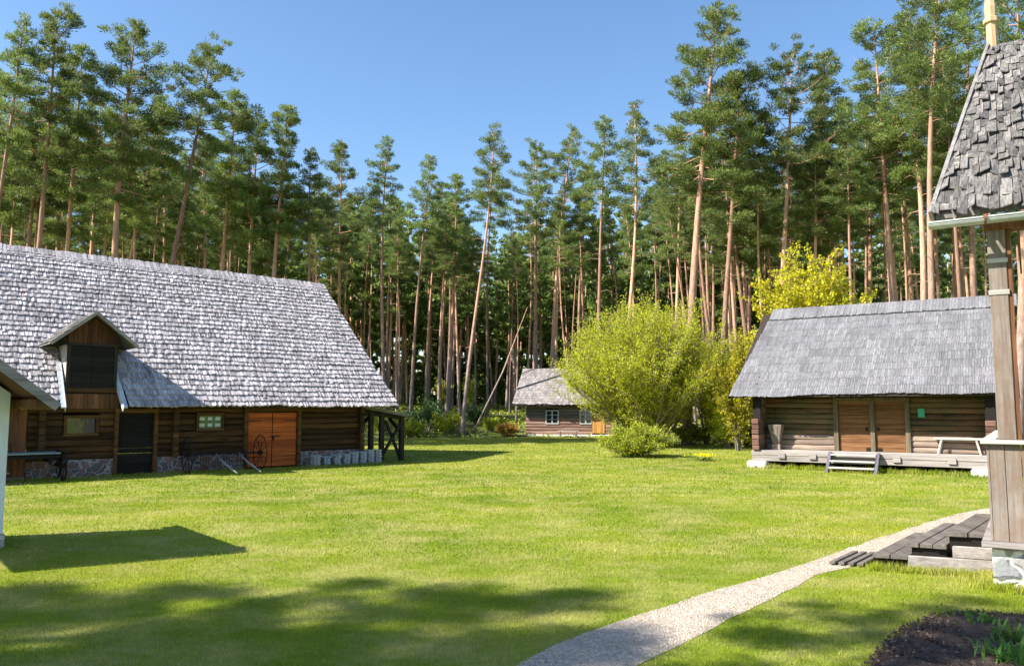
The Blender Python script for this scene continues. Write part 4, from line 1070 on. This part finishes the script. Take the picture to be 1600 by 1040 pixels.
# trees one can pick out: (kind, top px, py, low px, py, distance, label)
PROM = [
 ('tall2', 28, 28, -20, 380, 41, 'leaning pine with a thin crown at the far left edge of the sky'),
 ('full', 88, 16, 62, 385, 42, 'tallest pine above the left end of the barn roof'),
 ('full2', 128, 78, 112, 390, 47, 'dark pine just right of the tallest one over the barn'),
 ('big', 214, 44, 192, 400, 44, 'broad dark pine with a pointed dense crown over the barn roof'),
 ('tall', 250, 150, 205, 400, 50, 'lower pine tucked right of the broad dark pine'),
 ('broad', 330, 76, 266, 412, 45, 'leaning pine with a flat one-sided top above the middle of the barn'),
 ('full2', 370, 148, 348, 425, 49, 'pine between the flat-topped leaner and the barn ridge end'),
 ('full', 405, 188, 388, 435, 49, 'dark bushy pine left of the barn ridge end'),
 ('full2', 447, 170, 436, 445, 48.5, 'tall dark pine directly above the barn ridge end'),
 ('tall', 487, 236, 480, 460, 50, 'smaller pine just right of the barn ridge end'),
 ('full', 537, 226, 527, 600, 66, 'broad pine above the sloping end of the barn roof'),
 ('tall2', 608, 220, 600, 600, 67, 'tall pine with thin top between barn and clearing'),
 ('tall', 672, 244, 642, 650, 66, 'slightly leaning pine left of the pale tilted trunk'),
 ('full2', 716, 276, 700, 600, 70, 'round-topped pine behind the pale tilted trunk'),
 ('sparse', 764, 200, 722, 681, 60.5, 'very slender tilted pine rising alone into the sky in the middle'),
 ('slim', 776, 268, 762, 640, 70, 'thin pine right behind the slender tilted one'),
 ('broad', 838, 232, 838, 575, 73, 'pine with a spreading flat crown above the cabin roof'),
 ('tall2', 888, 202, 862, 580, 72, 'tall pine with a wide crown over the right part of the cabin'),
 ('full2', 915, 262, 908, 560, 76, 'darker pine right of the wide crown over the cabin'),
 ('tall', 948, 186, 938, 475, 60, 'narrow pale-topped pine left above the willow'),
 ('tall2', 998, 160, 980, 460, 57, 'tall pine standing straight above the top of the willow'),
 ('tall', 1060, 200, 1056, 470, 56, 'pine between the willow top and the giant dark pine'),
 ('big', 1120, 20, 1086, 510, 47, 'giant dark pine towering over the right side of the willow'),
 ('full', 1156, 110, 1130, 560, 46, 'pine with orange stem right beside the giant dark pine'),
 ('broad', 1235, 84, 1222, 400, 47, 'wide-topped pine above the left end of the storehouse roof'),
 ('full2', 1292, 84, 1270, 330, 50, 'pine with a rounded dark crown right of the wide-topped one'),
 ('tall', 1318, 165, 1300, 460, 55, 'lower pine in the dip of the tree line over the storehouse'),
 ('full', 1362, 44, 1392, 470, 46, 'leaning bushy pine above the middle of the storehouse roof'),
 ('full2', 1420, 22, 1432, 460, 44, 'tall dense pine over the right half of the storehouse'),
 ('tall2', 1476, -60, 1464, 470, 38, 'nearest tall pine with a long bare pale stem beside the shaggy roof'),
 ('full', 1515, -20, 1520, 420, 46, 'dense pine directly left of the roof finial'),
 ('big', 1590, -30, 1590, 300, 43, 'dark pine showing behind the roof finial at the right edge'),
]
def lowpt(tx, ty, lx, ly, Y):
    T = at_depth(tx, ty, Y); L = at_depth(lx, ly, Y); gz = float(ground_z(np.array(T.x), np.array(Y)))
    f = (gz - L.z) / (L.z - T.z); B = L + (L - T) * f
    return B, T
placed = []
for kind, tx, ty, lx, ly, Y, lab in PROM:
    B, T = lowpt(tx, ty, lx, ly, Y)
    put_pine(kind, B, T, label=lab); placed.append((B.x, B.y))
# leaning thin stems at the forest edge
for (x0, y0, x1, y1, Y) in ((738, 672, 824, 480, 62),):
    a = at_depth(x0, y0, Y); b = at_depth(x1, y1, Y + 1.5); a.z = .1; mb = MB()
    mid = (a + b) / 2 + Vector((.2, 0, -.15)); mb.tube([a, mid, b], [.08, .06, .02], 7)
    o = mb.build('leaning_trunk', M['bark'], smooth=True)
    tag(o, 'bare dead trunk slanting steeply to the right just left of the cabin', 'dead tree')

# the ranks of the forest
PROFX = [-100, 0, 60, 150, 260, 330, 400, 480, 560, 640, 700, 780, 800, 850, 930, 1000, 1070, 1120, 1180, 1250, 1330, 1400, 1500, 1700]
PROFY = [40, 70, 60, 110, 190, 150, 220, 270, 275, 280, 300, 330, 345, 260, 245, 220, 240, 110, 200, 150, 190, 90, 50, 20]
def px_of(x, y): return 800 + FPX * x / (y * cos(PITCH) + 0)
rf_ = random.Random(21)
def blocked(x, y):
    for f, g in (((BO, 40), (-8.5, 15, -3, 14)), ((SO, -33), (-2, 10, -3, 10.5)), ((CO, -12), (-1.3, 10.5, -3, 9))):
        c, s = cos(radians(f[1])), sin(radians(f[1])); dx, dy = x - f[0][0], y - f[0][1]
        lx, ly = c * dx + s * dy, -s * dx + c * dy
        if g[0] < lx < g[1] and g[2] < ly < g[3]: return True
    return False
count = 0; tries = 0; NFILL = 245
ZONES = [(420, 'one of the crowded pines behind the long barn roof', 'forest pines behind the barn'),
         (815, 'one of the crowded slim pines between the barn and the cabin', 'forest pines between barn and cabin'),
         (1180, 'one of the crowded pines behind the cabin and the willow', 'forest pines behind cabin and willow'),
         (9999, 'one of the crowded pines behind the storehouse', 'forest pines behind the storehouse')]
fills = []
while count < NFILL and tries < 60000:
    tries += 1
    u = rf_.random(); y = 42 + 52 * u ** 1.2
    x = rf_.uniform(-.70, .70) * y
    if y < floor_edge(x) + 1.2 or blocked(x, y): continue
    pxx = px_of(x, y)
    if pxx > 1560 and rf_.random() < .6: continue
    if min((x - a) ** 2 + (y - b) ** 2 for a, b in placed) < (1.5 if y < 70 else 1.9) ** 2: continue
    hcap = (636 - (np.interp(pxx, PROFX, PROFY) + rf_.uniform(15, 120))) / FPX * y + 2.2
    h = min(rf_.uniform(17, 26), hcap)
    if h < 13: continue
    sh = False
    for zc_ in (.5 * h, .62 * h, .75 * h, .88 * h):      # keep the cabin in the sun
        qx, qy = x + 1.137 * (zc_ - 3), y + .384 * (zc_ - 3)
        if -1.5 < qx < 11 and 57 < qy < 67: sh = True
    if sh: continue
    placed.append((x, y)); count += 1
    kind = rf_.choice(['tall', 'tall2', 'sparse', 'slim', 'full2', 'tall', 'sparse', 'slim', 'broad', 'slim'] if h > 17 else ['slim', 'sparse', 'full2'])
    z = next(z for z in ZONES if pxx < z[0])
    put_pine(kind, (x, y, float(ground_z(np.array(x), np.array(y))) - .05), h=h, label=z[1], group=z[2], girth=rf_.uniform(.7, 1.25))
# pines outside the frame to the left whose shade falls across the foreground lawn
for i, (x, y, h, kind) in enumerate(((-21, 1.5, 18, 'big'), (-18, .9, 17, 'full'), (-24, .6, 18, 'big'), (-16.5, -.4, 17, 'big'), (-27, 1.8, 19, 'full'), (-8.2, 2.5, 13, 'broad'), (-22.5, -.6, 20, 'full2'), (-19, -1.0, 18, 'big'), (-5.5, -.8, 11, 'broad'))):
    put_pine(kind, (x, y, 0), h=h, girth=1.25, rot=i * 1.3, label='tall pine standing out of frame to the left, shading the foreground lawn', group='pines beside the foreground lawn')

# distant forest mass beyond the trees one can count
tm, lv = pine_meshes(seed=31, cb=.42, R=2.8, limbs=30, dens=9, needle=(.65, .24)); 
tv = np.array(tm.v); tf = tm.f
pos = []
for _ in range(9000):
    if len(pos) >= 520: break
    y = rf_.uniform(84, 150); x = rf_.uniform(-.8, .8) * y
    if all((x - a) ** 2 + (y - b) ** 2 > 3.5 for a, b in pos): pos.append((x, y))
big = MB(); LV = []
for (x, y) in pos:
    pxx = px_of(x, y); hcap = (636 - (np.interp(pxx, PROFX, PROFY) + 60)) / FPX * y + 2.2
    h = min(rf_.uniform(20, 26), hcap); s = h / 24; a = rf_.uniform(0, 6.28); c_, s_ = cos(a), sin(a)
    Rm = np.array([[c_, -s_, 0], [s_, c_, 0], [0, 0, 1]]); o = np.array([x, y, 2.2])
    w = tv @ Rm.T * s + o; n0 = len(big.v)
    LV.append(lv @ Rm.T * s + o)
    # only the stem of the far trees is built, its limbs are lost in the foliage
    nst = 9 * 15; big.v += [tuple(p) for p in w[:nst]]
    for k in range(14):
        for j in range(9):
            j2 = (j + 1) % 9; big.f.append((n0 + k * 9 + j, n0 + k * 9 + j2, n0 + (k + 1) * 9 + j2, n0 + (k + 1) * 9 + j)); big.m.append(0)
_, lu = pine_meshes(seed=32, H=9, cb=.02, R=2.6, limbs=24, dens=9, needle=(.6, .26), r0=.05)
for k in range(420):
    y = rf_.uniform(98, 152); x = rf_.uniform(-.8, .8) * y; s = rf_.uniform(.5, 1.5); a = rf_.uniform(0, 6.28); c_, s_ = cos(a), sin(a)
    LV.append(lu @ np.array([[c_, -s_, 0], [s_, c_, 0], [0, 0, 1]]).T * s + np.array([x, y, 2.0]))
far = quads_obj('distant_forest', np.concatenate(LV), M['needles']); tag(far, kind='stuff')
big.build('trunks', M['bark'], far, True)
far.children[0]['kind'] = 'stuff'

# broadleaf generator
def bush(seed, rx, rz, zc, stems, twigs, lpt, leaf, spread=.3, base_r=.25, ry=None, twl=(.5, 1.2), stem_r=.05, fmin=.3, shell=.55, up=.4):
    r = np.random.default_rng(seed); mb = MB(); C = []; D = []; ry = ry or rx
    for i in range(stems):
        g = r.normal(size=3); g /= np.linalg.norm(g); g[2] = abs(g[2]) * 1.0 - .35 * r.random()
        rr = shell + (1 - shell) * r.random()
        T = np.array([g[0] * rx, g[1] * ry, zc + g[2] * rz]) * np.array([rr, rr, 1]); T[2] = max(.5, zc + (T[2] - zc) * rr)
        a = r.uniform(0, 6.28); B = np.array([cos(a), sin(a), 0]) * base_r * r.random()
        K = np.array([B[0] + T[0] * spread, B[1] + T[1] * spread, T[2] * .55])
        path = [B * (1 - t) ** 2 + 2 * K * t * (1 - t) + T * t * t for t in np.linspace(0, 1, 8)]
        path = [p + r.normal(0, .03, 3) * (k > 0) for k, p in enumerate(path)]
        mb.tube([Vector(p) for p in path], [stem_r * (1 - .88 * k / 7) for k in range(8)], 5, cap=False)
        for j in range(twigs):
            f = fmin + (1 - fmin) * r.random() ** .8; k = min(6, int(f * 7)); p = path[k] + (path[k + 1] - path[k]) * (f * 7 - k)
            tg = path[k + 1] - path[k]; tg /= np.linalg.norm(tg) + 1e-9
            d = tg * .6 + r.normal(0, .65, 3) + np.array([0, 0, up]); d /= np.linalg.norm(d); L = r.uniform(*twl)
            q = p + d * L; mb.tube([Vector(p), Vector(q)], [.012, .004], 3, cap=False)
            n = lpt; t = r.random(n) ** .8
            C.append(p + (q - p) * t[:, None] + r.normal(0, .07, (n, 3))); D.append(d * .7 + r.normal(0, .7, (n, 3)))
    C = np.concatenate(C); D = np.concatenate(D); m = C[:, 2] > .05
    return mb, leaf_quads(C[m], D[m], leaf[0], leaf[1], r)
def put_bush(name, loc, label, cat, leafmat, group=None, barkmat='grey_bark', **kw):
    t = thing(name, label, cat, loc, 0, group); mb, lv = bush(**kw)
    mb.build('branches', M[barkmat], t, True); quads_obj('foliage', lv, M[leafmat], t); return t
wx, wy = G(1012, 698)
put_bush('willow_bush', (wx, wy, 0), 'huge rounded bright yellow-green willow bush in front of the cabin', 'bush', 'willow_leaf', seed=41, rx=5.3, rz=4.9, zc=4.2, stems=250, twigs=30, lpt=22, leaf=(.11, .05), spread=.42, base_r=.9, twl=(.5, 1.3), stem_r=.06, fmin=.2, shell=.62, up=.8)
bx, by = G(992, 713)
put_bush('low_bush', (bx, by, 0), 'low leafy green bush at the foot of the willow, on the lawn', 'bush', 'shrub_leaf', seed=42, rx=1.85, rz=.9, zc=.6, stems=80, twigs=18, lpt=18, leaf=(.1, .045), spread=.4, base_r=.5, twl=(.2, .5), stem_r=.02, fmin=.25, shell=.5, up=.6)
m1 = at_depth(1268, 600, 41.5)
put_bush('maple_tree', (m1.x, m1.y, 0), 'vivid yellow flowering maple rising behind the storehouse roof', 'tree', 'maple_leaf', seed=43, rx=3.4, rz=4.6, zc=7.2, stems=75, twigs=26, lpt=20, leaf=(.17, .095), spread=.2, base_r=.3, twl=(.4, 1.0), stem_r=.06, fmin=.35, shell=.35, up=.6)
for i, (px_, py_, Y, rx, rz, zc, sd, lab, lm) in enumerate((
    (1152, 700, 41, 2.0, 3.6, 3.4, 44, 'yellow-green young tree between the willow and the storehouse', 'maple_leaf'),
    (1118, 690, 46, 1.9, 3.0, 3.0, 45, 'yellowish sapling just right behind the willow', 'willow_leaf'),
    (1188, 690, 45, 1.8, 4.2, 4.8, 46, 'thin yellow-green tree close against the storehouse roof verge', 'maple_leaf'),
    (1135, 700, 43.5, .9, 1.5, 1.6, 47, 'low light-green sapling right of the willow foot', 'willow_leaf'))):
    p = at_depth(px_, 640, Y)
    put_bush('young_tree', (p.x, p.y, 0), lab, 'tree', lm, seed=sd, rx=rx, rz=rz, zc=zc, stems=15, twigs=48, lpt=16, leaf=(.14, .075), spread=.2, base_r=.12, twl=(.5, 1.1), stem_r=.04, fmin=.15, shell=.3, up=.5)
# bare twiggy trees right of the willow
for i, (px_, Y, h, lab) in enumerate(((1105, 48, 8.0, 'bare twiggy grey tree above the right shoulder of the willow'), (1165, 50, 7.5, 'bare twiggy grey tree beside the yellow maple'))):
    p = at_depth(px_, 640, Y); t = thing('bare_tree', lab, 'tree', (p.x, p.y, 0)); mb, lv = bush(seed=60 + i, rx=2.6, rz=3.2, zc=h * .6, stems=26, twigs=26, lpt=1, leaf=(.05, .03), spread=.15, twl=(.6, 1.6), stem_r=.05, fmin=.3, shell=.4, up=.2)
    mb.build('branches', M['grey_bark'], t, True)
# undergrowth along the forest edge
UG = [(648, 668, 60, 1.5, 1.1, 'dark_leaf', 'dark green shrub at the forest edge right behind the barn lean-to'),
      (672, 660, 62, 1.4, 1.7, 'dark_leaf', 'taller dark shrub second from the barn lean-to'),
      (700, 668, 61, 1.5, 1.0, 'shrub_leaf', 'light green shrub at the forest edge left of the slender tilted pine'),
      (745, 660, 66, 1.3, 1.0, 'dark_leaf', 'dark shrub in the shade right of the slender tilted pine'),
      (792, 676, 59.6, .7, .42, 'rust_leaf', 'small rust-orange shrub just left of the cabin'),
      (770, 668, 62, 1.2, .6, 'shrub_leaf', 'low green shrub left of the rust-orange one'),
      (640, 690, 58.5, 1.3, .6, 'shrub_leaf', 'low sunlit shrub at the corner of the lean-to'),
      (600, 660, 58, 1.6, 1.2, 'shrub_leaf', 'green shrub seen through the posts of the lean-to'),
      (735, 600, 74, 1.0, 2.6, 'shrub_leaf', 'thin young spring-green sapling among the trunks'),
      (690, 600, 76, 1.1, 2.2, 'shrub_leaf', 'slight green sapling deep among the trunks left of the middle'),
      (1080, 700, 47, 1.6, .7, 'shrub_leaf', 'low green shrub in the shade behind the willow stems'),
      (1170, 690, 46, 1.7, .8, 'shrub_leaf', 'low green shrub beside the left end of the storehouse'),
      (1020, 690, 50, 1.5, .9, 'dark_leaf', 'dark shrub half hidden behind the willow')]
for i, (px_, py_, Y, rx, rz, lm, lab) in enumerate(UG):
    p = at_depth(px_, 640, Y); z = float(ground_z(np.array(p.x), np.array(p.y)))
    put_bush('shrub', (p.x, p.y, z), lab, 'shrub', lm, seed=70 + i, rx=rx, rz=rz, zc=rz * .9, stems=22, twigs=12, lpt=12, leaf=(.16, .08), spread=.35, base_r=.4, twl=(.25, .6), stem_r=.025, fmin=.25, shell=.4, up=.5)
# blueberry and moss cover
n = 60000; yy = 40 + 60 * rng.random(n) ** 1.3; xx = rng.uniform(-.72, .72, n) * yy
m = (yy > floor_edge(xx) - .2) & (np.sin(xx * .8 + 2 * np.sin(yy * .5)) + rng.normal(0, .5, n) > -.4); xx, yy = xx[m], yy[m]
for f in FOOT: k_ = ~inside(f, np.c_[xx, yy]); xx, yy = xx[k_], yy[k_]
C = np.c_[xx, yy, ground_z(xx, yy) + rng.uniform(0, .28, len(xx))]
tag(quads_obj('undergrowth', leaf_quads(C, rng.normal(size=C.shape) + np.array([0, 0, .6]), .2, .12, rng), M['shrub_leaf']), kind='stuff')

# garden plants
def rosette(name, loc, label, n, L, W, seed, mat='plant_leaf', cat='plant', group=None, flowers=0, hgt=.0, spread=.15):
    r = np.random.default_rng(seed); t = thing(name, label, cat, loc, 0, group); mb = MB()
    for i in range(n):
        a = r.uniform(0, 6.28); o = r.normal(0, spread, 2); el = r.uniform(.5, 1.3); l = L * r.uniform(.6, 1.2)
        d = Vector((cos(a) * cos(el), sin(a) * cos(el), sin(el))); s = Vector((-sin(a), cos(a), 0)) * W * .5
        p = Vector((o[0], o[1], 0)); q = p + d * l * .55; e = p + d * l + Vector((0, 0, -.25 * l * cos(el)))
        mb.add([p - s * .3, p + s * .3, q + s, e, q - s], [(0, 1, 2, 4), (4, 2, 3)])
    mb.build('leaves', M[mat], t)
    if flowers:
        f = MB()
        for i in range(flowers):
            o = r.normal(0, spread * 1.1, 2); z = hgt * r.uniform(.7, 1.1); c = Vector((o[0], o[1], z))
            for k in range(6):
                a = k * pi / 3; u = Vector((cos(a), sin(a), .15)) * .05; v = Vector((-sin(a), cos(a), 0)) * .02
                f.add([c, c + u * .6 + v, c + u, c + u * .6 - v], [(0, 1, 2, 3)])
            f.tube([c + Vector((0, 0, 0)), c + Vector((0, -.01, .04))], [.012, .02], 6)
        f.build('flowers', M['yellow_petal'], t)
    return t
dx, dy = G(1100, 720)
rosette('daffodil_clump', (dx, dy, 0), 'clump of yellow daffodils on the lawn left of the storehouse', 90, .3, .025, 5, cat='flowers', flowers=60, hgt=.26, spread=.2)
dx, dy = G(986, 714)
rosette('leafy_plant', (dx, dy, 0), 'pale grey-green leafy tuft in front of the low bush', 60, .3, .04, 6, spread=.16)
for i, (a, b, l_, n_, w_, lab) in enumerate(((1535, 978, .11, 46, .035, 'small broad-leaved plant at the back edge of the soil bed'), (1597, 1012, .2, 90, .03, 'tall green leaves at the right edge of the soil bed'), (1580, 1042, .2, 110, .028, 'dense green leaves in the bottom right corner of the soil bed'), (1500, 966, .07, 22, .025, 'tiny seedling left of the broad-leaved plant on the soil bed'))):
    g_ = G(a, b); rosette('bed_plant', (g_[0], g_[1], .06), lab, n_, l_, w_, 20 + i, spread=.13)

# ------------------------------------------------------------------ CAMERA, SUN, SKY
cam = bpy.data.cameras.new('camera'); co = bpy.data.objects.new('camera', cam); COL.objects.link(co)
co.location = (0, 0, H_CAM); co.rotation_euler = (radians(90) + PITCH, 0, 0)
cam.sensor_width = 36; cam.lens = FPX / 1600 * 36; cam.clip_start = .05; cam.clip_end = 2000
sc.camera = co
SD = Vector((.727, .246, -.64)).normalized()
sun = bpy.data.lights.new('sun', 'SUN'); so = bpy.data.objects.new('sun', sun); COL.objects.link(so)
so.rotation_mode = 'QUATERNION'; so.rotation_quaternion = Vector((0, 0, -1)).rotation_difference(SD)
sun.energy = 5.0; sun.angle = radians(.55); sun.color = (1.0, .95, .86)
w = bpy.data.worlds.new('World'); sc.world = w; w.use_nodes = True; nt = w.node_tree
bg = nt.nodes['Background']; sky = nt.nodes.new('ShaderNodeTexSky'); sky.sky_type = 'NISHITA'; sky.sun_disc = False
sky.sun_elevation = radians(39.8); sky.sun_rotation = atan2(-SD.x, -SD.y); sky.air_density = 1.0; sky.dust_density = .6; sky.ozone_density = 1.6
hs = nt.nodes.new('ShaderNodeHueSaturation'); hs.inputs['Saturation'].default_value = 1.14; nt.links.new(sky.outputs[0], hs.inputs['Color'])
nt.links.new(hs.outputs[0], bg.inputs[0]); bg.inputs[1].default_value = .103
sc.view_settings.view_transform = 'Standard'; sc.view_settings.look = 'None'; sc.view_settings.exposure = 1.25; sc.view_settings.gamma = 1
sc.render.engine = 'CYCLES'
